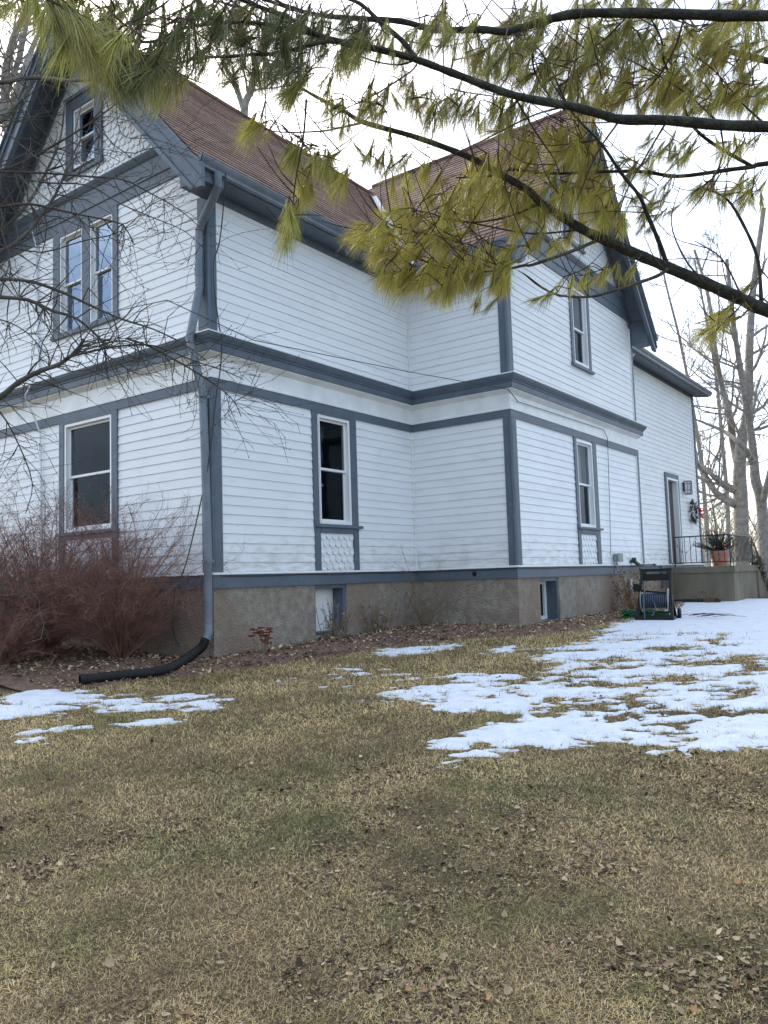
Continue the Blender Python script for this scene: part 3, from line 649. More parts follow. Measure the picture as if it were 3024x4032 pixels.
# gable bands
def gband(fr, l):
    mb = MB(); poly = [(.001, 5.45), (.035, 5.45), (.035, 5.60), (.052, 5.605), (.052, 5.86), (.07, 5.875), (.10, 5.92), (.115, 5.95), (.115, 5.965), (.02, 6.0), (.001, 6.0)]; n = len(poly)
    e = lambda z: max(-.03, (z + .20 - ZE) / SL - EV)
    A = [fr.p(e(z), z, a) for a, z in poly]; Bk = [fr.p(l - e(z), z, a) for a, z in poly]
    mb.add(A + Bk, [(i, (i + 1) % n, n + (i + 1) % n, n + i) for i in range(n)] + [tuple(range(n))[::-1], tuple(range(n, 2 * n))]); mb.build('gable_band', M['blue'], house)
gband(W1, WID); gband(W4, L4)
# rake boards: stepped, follow the slope, plumb cut and level foot at the end
def rake(fr, uc, half, zpk, n0, sl, side):
    mb = MB(); c = math.cos(math.atan(sl)); ub = half + EV
    bands = [(0, .055, .045), (.055, .20, .012), (.20, .222, .03), (.222, .45, .0), (.45, .535, .028)]
    for a, b2, pn in bands:
        uend = lambda dz: ub
        # inner limit: peak; board at vertical drop a..b2 under the roof edge
        zt = lambda u, d: zpk - sl * u - d
        ub2 = min(ub + .10, (zpk - (b2) - 4.79) / sl); ut2 = ub + (.10 if a < .06 else .10)
        u_bot = (zpk - b2 - 4.79) / sl; u_top = (zpk - a - 4.79) / sl
        uo = ub + .10
        P = [(0, zpk - a), (0, zpk - b2)]
        P += [(u_bot, 4.79)] if u_bot < uo else [(uo, zpk - sl * uo - b2)]
        if u_bot < uo and u_top > uo: P += [(uo, 4.79), (uo, zpk - sl * uo - a)]
        elif u_top <= uo: P += [(u_top, 4.79)]
        else: P += [(uo, zpk - sl * uo - a)]
        n_ = len(P); A = [fr.p(uc + side * u, z, n0 + pn) for u, z in P]; Bk = [fr.p(uc + side * u, z, n0 - .05) for u, z in P]
        mb.add(A + Bk, [tuple(range(n_)), tuple(range(n_, 2 * n_))[::-1]] + [(i, (i + 1) % n_, n_ + (i + 1) % n_, n_ + i) for i in range(n_)])
    mb.build('rake_board', M['blue'], house)
    # second board against the wall under the soffit, and the sloping soffit
    mb = MB()
    A = []
    for n_ in (0.0, n0 - .05):
        A += [fr.p(uc, zpk - .16, n_), fr.p(uc + side * (ub - .02), zpk - sl * (ub - .02) - .16, n_), fr.p(uc + side * (ub - .02), zpk - sl * (ub - .02) - .13, n_), fr.p(uc, zpk - .13, n_)]
    mb.hexa(A); mb.build('soffit', M['deck'], house)
    mb = MB(); A = []
    for n_ in (.022, .05):
        A += [fr.p(uc, zpk - .40, n_), fr.p(uc + side * (half + .0), zpk - sl * half - .40, n_), fr.p(uc + side * half, zpk - sl * half - .161, n_), fr.p(uc, zpk - .161, n_)]
    mb.hexa(A); mb.build('frieze_board', M['blue'], house)
for s_ in (1, -1): rake(W1, WID / 2, WID / 2, ZR - .005, OH, SL, s_); rake(W4, L4 / 2, L4 / 2, ZRW - .005, OHW, SL, s_)
# boxed eave ends at the gable feet
def boxend(fr, uc, half, zpk, n0, side):
    mb = MB(); u1 = half; u2 = half + EV + .02
    P = [(u1 - .02, 4.93), (u2, 4.93), (u2, 5.12), (u1 - .02, 5.45)]
    A = [fr.p(uc + side * u, z, .04) for u, z in P]; Bk = [fr.p(uc + side * u, z, n0 - .052) for u, z in P]
    mb.add(A + Bk, [(0, 1, 2, 3), (7, 6, 5, 4)] + [(i, (i + 1) % 4, 4 + (i + 1) % 4, 4 + i) for i in range(4)]); mb.build('eave_return', M['blue'], house)
boxend(W4, L4 / 2, L4 / 2, ZRW, OHW, 1); boxend(W4, L4 / 2, L4 / 2, ZRW, OHW, -1); boxend(W1, WID / 2, WID / 2, ZR, OH, -1); boxend(W1, WID / 2, WID / 2, ZR, OH, 1)

# roof: lapped shingle courses
def slope(P0, Ed, Sd, Nn, smax, rng, name='roof_slope', ex=.135):
    P0, Ed, Sd, Nn = map(lambda q: np.array(q, float), (P0, Ed, Sd, Nn)); mb = MB(); s = 0; k = 0; n_c = int(smax / ex) + 1
    while s < smax:
        s1 = min(s + ex, smax); a0, b0 = rng(s); a1, b1 = rng(s1); a, b2 = min(a0, a1) if a1 < a0 else a0, b0
        if b0 - a0 > .05:
            m_ = max(2, int((b0 - a0) / .33)); t = np.linspace(0, 1, m_ + 1); vs = []; cs = []
            base = np.array([.25, .165, .132]) * rnd.uniform(.88, 1.1)
            for i, q in enumerate(t):
                j = rnd.uniform(-.006, .006); h = .015 + rnd.uniform(-.003, .003)
                lo = P0 + Ed * (a0 + (b0 - a0) * q) + Sd * (s + j); hi = P0 + Ed * (a1 + (b1 - a1) * q) + Sd * s1
                vs += [lo - Nn * .004, lo + Nn * h, hi + Nn * .002]
            for i in range(m_):
                cc = base * rnd.uniform(.80, 1.16); b_ = 3 * i
                q = [vs[b_], vs[b_ + 1], vs[b_ + 2], vs[b_ + 3], vs[b_ + 4], vs[b_ + 5]]
                mb.add(q, [(0, 3, 4, 1), (1, 4, 5, 2)], 0, tuple(cc))
        s = s1
    return mb.build(name, M['shingle'], house)
cs_, sn_ = math.cos(math.atan(SL)), math.sin(math.atan(SL))
YB = E_; yE = B_ - EV; SM = (EV - XR) / cs_; SW = (YW - yE) / cs_
# main front slope: from gable overhang to valley; then beyond the wing
ro = slope((EV, 0, ZE), (0, 1, 0), (-cs_, 0, sn_), (sn_, 0, cs_), SM, lambda s: (-OH - .03, yE + s * cs_))
slope((EV, 0, ZE), (0, 1, 0), (-cs_, 0, sn_), (sn_, 0, cs_), SM, lambda s: (D_ + EV - s * cs_, D_ + .3))
slope((-WID - EV, 0, ZE), (0, 1, 0), (cs_, 0, sn_), (-sn_, 0, cs_), SM, lambda s: (-OH - .03, D_ + .3))
xwf = C_ + OHW + .03
slope((0, yE, ZE), (1, 0, 0), (0, cs_, sn_), (0, -sn_, cs_), SW, lambda s: (max(EV - s * cs_, -4), xwf))
slope((0, D_ + EV, ZE), (1, 0, 0), (0, -cs_, sn_), (0, sn_, cs_), SW, lambda s: (max(EV - s * cs_, -4), xwf))
ce, se = math.cos(math.atan(ME)), math.sin(math.atan(ME)); XE = X5 + .40; ZE5 = 5.19
rl = slope((XE, 0, ZE5), (0, 1, 0), (-ce, 0, se), (se, 0, ce), (XE - XR) / ce, lambda s: (D_ + .0, E_ + .35))
slope((-WID - .4, 0, ZE5), (0, 1, 0), (ce, 0, se), (-se, 0, ce), (XR + WID + .4) / ce, lambda s: (D_, E_ + .35))
# decks under the shingles
mb = MB()
def deck(P0, P1, P2, P3, th=.10):
    A = [np.array(q, float) - np.array([0, 0, .012]) for q in (P0, P1, P2, P3)]; mb.hexa([q - np.array([0, 0, th]) for q in A] + A)
deck((EV, -OH, ZE), (EV, yE, ZE), (XR, yE - XR + EV, ZR), (XR, -OH, ZR)); deck((-WID - EV, -OH, ZE), (XR, -OH, ZR), (XR, D_ + .3, ZR), (-WID - EV, D_ + .3, ZE))
deck((EV, yE, ZE), (xwf, yE, ZE), (xwf, YW, ZRW), (EV - (YW - yE), YW, ZRW)); deck((EV, D_ + EV, ZE), (xwf, D_ + EV, ZE), (xwf, YW, ZRW), (EV - (YW - yE), YW, ZRW))
deck((XE, D_, ZE5), (XE, E_ + .33, ZE5), (XR, E_ + .33, ZE5 + ME * (XE - XR)), (XR, D_, ZE5 + ME * (XE - XR))); deck((-WID - .4, D_, ZE5), (-WID - .4, E_ + .33, ZE5), (XR, E_ + .33, ZE5 + ME * (XE - XR)), (XR, D_, ZE5 + ME * (XE - XR)))
mb.build('roof_deck', M['deck'], house)
# ridge caps
mb = MB()
mb.tube([(XR, -OH - .03, ZR + .01), (XR, YW, ZR + .01)], .06, 8); mb.tube([(-2.9, YW, ZRW + .01), (xwf, YW, ZRW + .01)], .06, 8)
o = mb.build('ridge_cap', mat('ridge_cap_shingle', (.16, .095, .08), .9), house)
# valley flashing, white and stained
mb = MB(); v0 = np.array([EV, yE, ZE + .03]); v1 = np.array([XR + .2, yE + (EV - XR - .2), ZR - .2 * SL + .03]); dv = v1 - v0
side1 = np.array([0, -1, 0]) + 0; 
mb.add([v0 + np.array([.0, -.11, .06]), v0 + np.array([.11, 0, .0]), v1 + np.array([.11, .0, .0]), v1 + np.array([0, -.11, .06]), v0 + np.array([0, 0, .0]), v1 + np.array([0, 0, .0])], [(0, 4, 5, 3), (4, 1, 2, 5)])
mb.build('valley_flashing', noisy('stained_white_flashing', (.62, .62, .62), (.42, .42, .42), 9, .5), ro)
# gutters
def gutter(p0, p1, out, name='gutter'):
    p0, p1, out = map(lambda q: np.array(q, float), (p0, p1, out)); d = (p1 - p0) / np.linalg.norm(p1 - p0); up = np.array([0, 0, 1.0])
    prof = [(0, 0), (.07, -.0), (.075, .03), (.105, .07), (.12, .105), (.12, .125), (.105, .125), (.10, .11), (.062, .018), (.008, .018), (.008, .125), (0, .125)]
    A = [p0 + out * a + up * z for a, z in prof]; Bk = [p1 + out * a + up * z for a, z in prof]; n_ = len(prof)
    mb = MB(); mb.add(A + Bk, [(i, (i + 1) % n_, n_ + (i + 1) % n_, n_ + i) for i in range(n_)] + [tuple(range(n_))[::-1], tuple(range(n_, 2 * n_))])
    for e in (p0, p1 - d * .006):
        q = [e + out * a + up * z for a, z in prof[:6]] + [e + up * .125]; q2 = [v + d * .006 for v in q]; k = len(q)
        mb.add(q + q2, [tuple(range(k))[::-1], tuple(range(k, 2 * k))])
    return mb.build(name, M['bluemetal'], house)
gu = gutter((EV + .005, -OH + .0, 5.075), (EV + .005, yE + .0, 5.075), (1, 0, 0))
gutter((EV + .13, yE - .005, 5.075), (xwf + .03, yE - .005, 5.075), (0, -1, 0))
gutter((EV, D_ + EV + .005, 5.06), (xwf + .03, D_ + EV + .005, 5.06), (0, 1, 0))
gutter((XE + .005, D_ + .02, 5.06), (XE + .005, E_ + .36, 5.06), (1, 0, 0))
mb = MB(); mb.prof(W5, [(.0, 5.10), (.40, 5.045), (.40, 5.17), (.0, 5.5)], .02, L5 + .34); mb.build('soffit', M['blue'], house)
# downspout
def Yp(x, y, yy): return onY(x, y, yy)
k1 = .3307; k4 = .3638; c7 = .27125 / S
c7p = lambda a, b: (500 / S + a * c7, 400 / S + b * c7); c5p = lambda a, b: (700 / S + a * .18083 / S, 1300 / S + b * .18083 / S); r4p = lambda a, b: (a * k4, 731.3 + b * k4)
pts = [np.array([EV + .06, -.20, 5.09]), np.array([EV + .06, -.20, 5.02]), np.array([EV + .045, -.18, 4.93]), np.array([.30, -.16, 4.84]), np.array([.13, -.12, 4.72]), np.array([-.02, -.09, 4.60]), np.array([-.07, -.085, 4.50]),
       Yp(1303 * k1, 1500 * k1, -.085), Yp(1305 * k1, 1880 * k1, -.085), Yp(*c5p(262, 170), -.27), Yp(*c5p(545, 1400), -.12), Yp(*c5p(550, 1500), -.10), Yp(*r4p(1218, 700), -.09), Yp(*r4p(1236, 1320), -.09), Yp(*r4p(1236, 1700), -.09), Yp(*r4p(1238, 1750), -.10), Yp(*r4p(1222, 1800), -.14)]
mb = MB(); mb.tube(pts, .058, 12, flat=.9)
for i in range(2, 7):
    for q in (.0, .25, .5, .75):
        P = pts[i] * (1 - q) + pts[min(i + 1, len(pts) - 1)] * q; d = pts[i + 1] - pts[i]; d /= np.linalg.norm(d); mb.tube([P - d * .006, P + d * .006], .0605, 12, flat=.91)
for P in (pts[10], pts[13]): mb.tube([P - np.array([0, 0, .03]), P + np.array([0, 0, .03])], .057, 12)
ds = mb.build('downspout', M['bluemetal'], house, smooth=False)
for z in (pts[11][2] + .03, .14):
    i = 11 if z > 1 else 13; P = pts[i]; mb = MB(); mb.box(W, P[0] - .05, -.0, z - .018, z + .018, P[1] - .062, P[1] - .054); mb.box(W, P[0] + .05, .02, z - .018, z + .018, P[1] - .06, -.03); mb.build('bracket', M['bluemetal'], ds)
mb = MB(); q = onX(1110.4 + 715 * k4, 731.3 + 60 * k4, X5 + .35); 
mb.tube([q + np.array([0.02, .05, .05]), q + np.array([.0, .05, -.02]), q + np.array([-.05, .02, -.12]), q + np.array([-.16, -.02, -.24]), q + np.array([-.27, -.05, -.3]), q + np.array([-.3, -.05, -.6])], .045, 10); mb.build('downspout', M['vinyl'], house)

# windows
def window(fr, o, rail, cas=None, gm='glass', sw=.035, name='window', head=True, sill_z=None, cw=(.12, .12), ztop=None, curtain=None, wsub=True, sill_drop=.03, sill_ext=.06, frame_w=.045):
    u0, u1, z0, z1 = o; g = MB()
    # recess box, outer white frame
    fr_mb = MB(); w = frame_w
    for a, b2, c, d in ((u0, u0 + w, z0, z1), (u1 - w, u1, z0, z1), (u0 + w, u1 - w, z1 - w, z1), (u0 + w, u1 - w, z0, z0 + w)): fr_mb.box(fr, a, b2, c, d, -.11, .024)
    win = fr_mb.build('window', M['vinyl'], house)
    s0, s1 = u0 + w, u1 - w; q0, q1 = z0 + w, z1 - w
    sa = MB()
    for (a, b2, nn) in ((q0, rail + .015, -.075), (rail - .015, q1, -.045)):
        for e in ((s0, s0 + sw, a, b2), (s1 - sw, s1, a, b2), (s0 + sw, s1 - sw, a, a + sw), (s0 + sw, s1 - sw, b2 - sw, b2)): sa.box(fr, e[0], e[1], e[2], e[3], nn - .012, nn + .012)
    sa.build('sash', M['vinyl'], win)
    for (a, b2, nn) in ((q0 + sw, rail - .02, -.075), (rail + .02, q1 - sw, -.045)):
        g = MB(); g.add([fr.p(s0 + sw, a, nn), fr.p(s1 - sw, a, nn), fr.p(s1 - sw, b2, nn), fr.p(s0 + sw, b2, nn)], [(0, 1, 2, 3)]); g.build('pane', M[gm], win)
    return win
def casing(fr, win, L_, name='casing', m='blue', n=.034):
    mb = MB()
    for e in L_: mb.box(fr, *e[:4], .001, e[4] if len(e) > 4 else n)
    return mb.build(name, M[m], win)
# wall 1 ground floor
mb = MB(); mb.box(W2, 2.15, 2.55, .74, 1.32, -.75, -.40); mb.box(W2, 2.10, 2.62, 1.33, 1.37, -.8, -.35); mb.build('cabinet', M['curtain'], house)
w = window(W1, o_w1, 1.54); casing(W1, w, [(1.955, 2.088, 0, 2.399), (3.292, 3.42, 0, 2.399), (2.09, 3.29, 2.362, 2.399)]); casing(W1, w, [(1.93, 3.45, .645, .685, .075), (2.09, 3.29, .58, .644, .035)], 'sill')
w = window(W2, o_w2, 1.54); casing(W2, w, [(1.952, 2.068, .687, 2.399), (2.852, 3.008, .687, 2.399), (2.07, 2.85, 2.362, 2.399), (1.965, 2.085, 0, .643), (2.89, 3.005, 0, .643)]); casing(W2, w, [(1.95, 3.07, .645, .688, .08), (2.087, 2.888, .565, .644, .04)], 'sill')
mb = MB(); scales(mb, W2, 2.087, 2.888, .0, .56); mb.build('apron_shingles', M['white'], w)
mb = MB(); mb.box(W2, 2.095, 2.11, .70, 2.36, .025, .04); mb.build('jamb', M['vinyl'], w)
u4 = lambda y: y - B_
w = window(W4, o_w4, 1.53); casing(W4, w, [(u4(7.16), u4(7.278), 0, 2.399), (u4(8.072), u4(8.25), 0, 2.399)]); casing(W4, w, [(u4(7.14), u4(8.31), .66, .698, .08), (u4(7.28), u4(8.07), .57, .659, .04)], 'sill')
mb = MB(); scales(mb, W4, u4(7.28), u4(8.07), .0, .565); mb.build('apron_shingles', M['white'], w)
mb = MB()
for i in range(16):
    a = u4(7.33) + i * .042; mb.add([W4.p(a, 1.56, -.20 - .02 * (i % 2)), W4.p(a + .042, 1.56, -.20 - .02 * ((i + 1) % 2)), W4.p(a + .042, 2.33, -.20 - .02 * ((i + 1) % 2)), W4.p(a, 2.33, -.20 - .02 * (i % 2))], [(0, 1, 2, 3)])
mb.build('curtain', M['curtain'], w)
w = window(W4, o_w4u, 4.60); casing(W4, w, [(u4(7.30), u4(7.418), 3.84, 5.45), (u4(8.152), u4(8.27), 3.84, 5.45), (u4(7.42), u4(8.15), 5.382, 5.449)]); casing(W4, w, [(u4(7.27), u4(8.32), 3.79, 3.838, .07)], 'sill')
for o, rl_ in ((o_w1a, 4.60), (o_w1b, 4.60)):
    w = window(W1, o, rl_, gm='glass_bright', sw=.028, frame_w=.03)
    if o is o_w1a: casing(W1, w, [(1.93, 2.048, 3.81, 5.45), (2.622, 2.818, 3.81, 5.45), (3.422, 3.60, 3.81, 5.45), (2.05, 2.62, 5.372, 5.449), (2.82, 3.42, 5.372, 5.449)]); casing(W1, w, [(1.90, 3.63, 3.74, 3.808, .06)], 'sill')
for fr, uu in ((W1, 2.765), (W4, L4 / 2)):
    o = (uu - .285, uu + .285, 6.38, 7.33); w = window(fr, o, 6.86, gm='glass_bright' if fr is W1 else 'glass', sw=.03, frame_w=.035)
    casing(fr, w, [(uu - .47, uu - .287, 6.30, 7.50), (uu + .287, uu + .47, 6.30, 7.50), (uu - .285, uu + .285, 7.332, 7.50), (uu - .5, uu + .5, 7.502, 7.56, .07), (uu - .50, uu + .50, 6.245, 6.299, .06)], n=.045)
    if fr is W1:
        mb = MB(); nu, nz_ = 8, 12
        vs = [fr.p(uu - .26 + .32 * i / nu, 6.42 + .62 * j / nz_, -.125 - .025 * math.sin(i * 1.9 + .7 * j)) for j in range(nz_ + 1) for i in range(nu + 1)]
        mb.add(vs, [(j * (nu + 1) + i, j * (nu + 1) + i + 1, (j + 1) * (nu + 1) + i + 1, (j + 1) * (nu + 1) + i) for j in range(nz_) for i in range(nu)]); mb.build('blue_curtain', M['bluecloth'], w, smooth=True)
# basement: foundation with recessed windows
fd = MB(); ob2 = (1.945, 2.69, -.95, -.215); ob4 = (5.452 - B_, 6.23 - B_, -.985, -.225)
def fwall(fr, l, ops, k0, k1):
    zs = sorted({-1.6, -.206} | {v for o in ops for v in (o[2], o[3]) if -1.6 < v < -.206})
    for a, b2 in zip(zs[:-1], zs[1:]):
        for p_, q in cuts(ops, a, b2, 0, l):
            nu = max(1, int((q - p_) / .05)); nz_ = max(1, int((b2 - a) / .05))
            vs = []
            for j in range(nz_ + 1):
                for i in range(nu + 1):
                    u = p_ + (q - p_) * i / nu; z = a + (b2 - a) * j / nz_
                    edge = (i in (0, nu)) or (j in (0, nz_)); n_ = .004 + (0 if edge else .010 * math.sin(31 * u + 5 * z) * math.sin(23 * z) + rnd.uniform(-.003, .003))
                    vs.append(fr.p(u + (k0 * .004 if u == 0 else 0) + (k1 * .004 if u == l else 0), z, n_))
            fd.add(vs, [(j * (nu + 1) + i, j * (nu + 1) + i + 1, (j + 1) * (nu + 1) + i + 1, (j + 1) * (nu + 1) + i) for j in range(nz_) for i in range(nu)])
    for u0, u1, z0, z1 in ops:
        for e in ((u0 - .001, u0, z0, z1), (u1, u1 + .001, z0, z1)): fd.box(fr, e[0], e[1], e[2], e[3], -.32, .003)
        fd.box(fr, u0, u1, z0 - .06, z0, -.32, .012)
fwall(W1, WID, [], -1, 0); fwall(W2, B_, [ob2], -1, -1); fwall(W3, L3, [], 1, 1); fwall(W4, L4, [ob4], -1, 1); fwall(W5, L5, [], 0, 1); fwall(WD, S_, [], 0, 0)
fd.build('foundation', M['stucco'], house, smooth=True)
for fr, o, boarded in ((W2, ob2, True), (W4, ob4, False)):
    u0, u1, z0, z1 = o; mb = MB()
    for e in ((u0 + .002, u0 + .04, z0 + .002, z1), (u1 - .055, u1 - .002, z0 + .002, z1), (u0 + .041, u1 - .056, z1 - .055, z1 + .005), (u0 + .041, u1 - .056, z0 + .002, z0 + .04)): mb.box(fr, e[0], e[1], e[2], e[3], -.29, -.02)
    w = mb.build('basement_window', M['blue'], house); mb = MB()
    if boarded: mb.box(fr, u0 + .041, u1 - .056, z0 + .041, z1 - .056, -.25, -.23); mb.build('white_panel', M['wtrim'], w)
    else:
        for e in ((u0 + .041, u0 + .09, z0 + .041, z1 - .056), (u1 - .14, u1 - .056, z0 + .041, z1 - .056), (u0 + .09, u1 - .14, z1 - .11, z1 - .056), (u0 + .09, u1 - .14, z0 + .041, z0 + .10)): mb.box(fr, e[0], e[1], e[2], e[3], -.26, -.22)
        mb.build('frame', M['vinyl'], w); mb = MB(); mb.box(fr, u0 + .05, u1 - .06, z0 + .05, z1 - .06, -.30, -.285); mb.build('pane', M['black'], w)
# round vent hole in the skirt board, its dark inside drawn as a black disc
mb = MB(); mb.lathe((1.181, B_ - .0345, -.12), [(.0, 0), (.042, 0), (.045, .003), (.0, .0031)], 20, axis=(0, -1, 0)); mb.build('vent_hole_disc', M['black'], house)
# door
u5 = lambda y: y - D_; mb = MB()
mb.box(W5, u5(14.87), u5(15.86), .0, .03, -.30, .06); mb.box(W5, u5(14.92), u5(15.80), .04, 2.29, -.14, -.10); dr = mb.build('door', M['door'], house)
mb = MB(); mb.tube([W5.p(u5(15.0), 1.0, -.10), W5.p(u5(15.0), 1.0, -.05)], .02, 8); mb.tube([W5.p(u5(15.0), 1.0, -.05), W5.p(u5(15.12), 1.0, -.05)], .012, 8); mb.build('handle', M['galv'], dr)
mb = MB()
for e in ((14.872, 14.93, .03, 2.34), (15.80, 15.858, .03, 2.34), (14.93, 15.80, 2.285, 2.34)): mb.box(W5, u5(e[0]), u5(e[1]), e[2], e[3], -.28, .05)
mb.build('door_frame', M['vinyl'], dr)
casing(W5, dr, [(u5(14.74), u5(14.87), -.003, 2.47), (u5(15.862), u5(15.97), -.003, 2.47), (u5(14.872), u5(15.86), 2.345, 2.47), (u5(14.76), u5(15.95), -.30, -.035, .045)], n=.045)

# ------------------------------------------------------------------ things around the house
r6p = lambda a, b: (1110.4 + a * k4, 731.3 + b * k4); r5p = lambda a, b: (548.6 + a * k4, 731.3 + b * k4)
r1p = lambda a, b: (a * k1, b * k1); r2p = lambda a, b: (493.7 + a * k1, b * k1); r3p = lambda a, b: (1110.4 + a * k1, b * k1)
# corrugated drain pipe from the downspout
P0 = pts[-1]; way = [P0 + np.array([0, 0, .03]), P0 + np.array([-.0, -.06, -.06]), onG(*r4p(1085, 1905), .10) * .45 + P0 * .55 + np.array([0, 0, -.03]), onG(*r4p(1075, 1925), .085), onG(*r4p(990, 1965), .065), onG(*r4p(900, 1985), .06), onG(*r4p(760, 1998), .06), onG(*r4p(600, 2016), .06), onG(*r4p(475, 2032), .06)]
def smooth_path(P, n):
    P = [np.array(q, float) for q in P]; P = [2 * P[0] - P[1]] + P + [2 * P[-1] - P[-2]]; out = []
    for i in range(1, len(P) - 2):
        for k in range(n):
            t = k / n; a, b2, c, d = P[i - 1:i + 3]
            out.append(.5 * ((2 * b2) + (-a + c) * t + (2 * a - 5 * b2 + 4 * c - d) * t * t + (-a + 3 * b2 - 3 * c + d) * t ** 3))
    out.append(P[-2]); return out
def evenly(P, step):
    P = np.array(P); d = np.r_[0, np.cumsum(np.linalg.norm(np.diff(P, axis=0), axis=1))]; n = max(2, int(d[-1] / step)); q = np.linspace(0, d[-1], n)
    return np.stack([np.interp(q, d, P[:, i]) for i in range(3)], 1)
pp = evenly(smooth_path(way, 10), .011); rr_ = [.055 + (.006 if (i % 2) else 0) if i < len(pp) * .62 else .058 + (.004 if (i // 3) % 2 else 0) for i in range(len(pp))]
t = thing('drain_pipe', 'black corrugated drain pipe running from the corner downspout across the mulch', 'pipe', way[-1])
mb = MB(); mb.tube(pp, rr_, 16, caps=False); mb.build('hose_body', M['black'], t); mb = MB(); d = pp[-1] - pp[-4]; d /= np.linalg.norm(d)
mb.tube([pp[-1] - d * .05, pp[-1]], .067, 18, caps=False); mb.tube([pp[-1], pp[-1] - d * .05], .055, 18, caps=False); mb.tube([pp[-1] - d * .3, pp[-1] - d * .29], .0, 4); mb.build('end_collar', M['black'], t)
# second pipe lying in the snow
a = onG(*r6p(1045, 1545), .05); b2 = onG(*r6p(1225, 1562), .06); d = (b2 - a) / np.linalg.norm(b2 - a); b2 = a + d * min(np.linalg.norm(b2 - a), 3.2)
b2 = onG(*r6p(1225, 1556), .06); a = b2 + (CR * -1.0 + CF * .55) / 1.14 * 1.35; a[2] = float(G(a[0], a[1])) + .03
mb = MB(); mb.tube([a, b2], .062, 16, caps=False); mb.tube([b2, a], .052, 16, caps=False); tag(mb.build('drain_pipe', M['black'], smooth=True), 'short straight black pipe lying on the snow in front of the porch', 'pipe')

# cables and conduit on the walls
cond = [Yp(*r1p(205, 1480), -.09), Yp(*r1p(215, 1520), -.05), Yp(*r1p(235, 1600), -.04), Yp(*r1p(250, 2180), -.04), Yp(*r4p(235, 175), -.04), Yp(*r4p(205, 235), -.15), Yp(*r4p(152, 335), -.24), Yp(*r4p(155, 365), -.22), Yp(*r4p(210, 480), -.10), Yp(*r4p(238, 560), -.05), Yp(*r4p(245, 1000), -.04), Yp(*r4p(250, 1400), -.04)]
mb = MB(); mb.tube(cond, .016, 8); tag(mb.build('conduit', M['galv']), 'thin galvanised electrical conduit running down the left wall', 'conduit')
cb = [onX(*r1p(1475, 1130), EV + .09), onX(*r1p(1455, 1400), .30), onX(*r1p(1430, 1600), .18), onX(*r1p(1395, 1710), .10), onX(*r1p(1400, 1900), .07), onX(*r1p(1425, 2080), .06), onX(*c5p(920, 20), .10), onX(*c5p(965, 160), .235), onX(*c5p(960, 380), .24), onX(*c5p(930, 800), .12), onX(*c5p(890, 1100), .08), onX(*r4p(1285, 330), .07), onX(*r4p(1245, 700), .05), Yp(*r4p(1190, 980), -.14), Yp(*r4p(1120, 1280), -.10), Yp(*r4p(1075, 1420), -.07), Yp(*r4p(1035, 1530), -.05), Yp(*r4p(1025, 1660), -.05), Yp(*r4p(1035, 1770), -.08), Yp(*r4p(1065, 1830), -.2)]
mb = MB(); mb.tube(smooth_path(cb, 3), .0085, 6); tag(mb.build('cable', M['cable']), 'dark green cable hanging down the house corner beside the downspout', 'cable')
mb = MB(); a = onX(820 * .18083 / S + 700 / S, 1300 / S, .2); e = onX(2000 / S, 1533 / S, C_ + .16)
a = onX(*r1p(1090, 1960), .45); q1 = onX(*r5p(0, 10), .35)
line = [np.array([-1.4, -.6, 3.55]), a, q1, onX(*r5p(910, 196), .55), e]
mb.tube(line, .006, 5); tag(mb.build('wire', M['cable']), 'thin service wire stretched across the front wall to the inner wing corner', 'wire')
mb = MB(); wl = [onX(2033 / S, 1579 / S, C_ + .05), onX(*r6p(530, 540), C_ + .05), onX(*r6p(555, 592), C_ + .05), onX(*r6p(568, 1000), C_ + .045), onX(*r6p(574, 1290), C_ + .045)]
mb.tube(wl, .006, 5); mb.tube([e, onX(2037 / S, 1578 / S, C_ + .06)], .008, 5); tag(mb.build('wire', M['cable']), 'thin dark wire running along the wing band down to the junction box', 'wire')
mb = MB(); wl = []
for i in range(40):
    u = i / 39
    wl.append(W2.p(.1 + u * (B_ - .16), -.048 - .012 * abs(math.sin(9 * u)) , .05))
mb.tube(wl, .006, 5); wl = [W3.p(.05 + u * (L3 - .02), -.05 - .012 * abs(math.sin(7 * u)), .05) for u in np.linspace(0, 1, 24)]; mb.tube(wl, .006, 5)
wl = [W4.p(.0 + u * L4, -.05 - .014 * abs(math.sin(11 * u)), .05) for u in np.linspace(0, 1, 50)]; mb.tube(wl, .006, 5)
tag(mb.build('cable', M['cable']), 'slack cable looped along the top of the blue skirt board', 'cable')
# junction box
t = thing('junction_box', 'small grey weatherproof electrical box low on the wing wall', 'electrical box', (C_ + .05, 9.02, .06))
mb = MB(); u0 = 8.90 - B_; mb.box(W4, u0, u0 + .24, .045, .205, .03, .12); mb.box(W4, u0 - .012, u0 + .252, .036, .214, .12, .135); mb.build('box', M['grey'], t)
mb = MB(); mb.tube([W4.p(u0 + .06, .04, .07), W4.p(u0 + .06, -.12, .06)], .014, 6); mb.tube(smooth_path([W4.p(u0, .15, .08), W4.p(u0 - .07, .10, .08), W4.p(u0 - .07, .0, .07), W4.p(u0 + .04, -.06, .06)], 4), .008, 5); mb.build('wire', M['grey'], t)
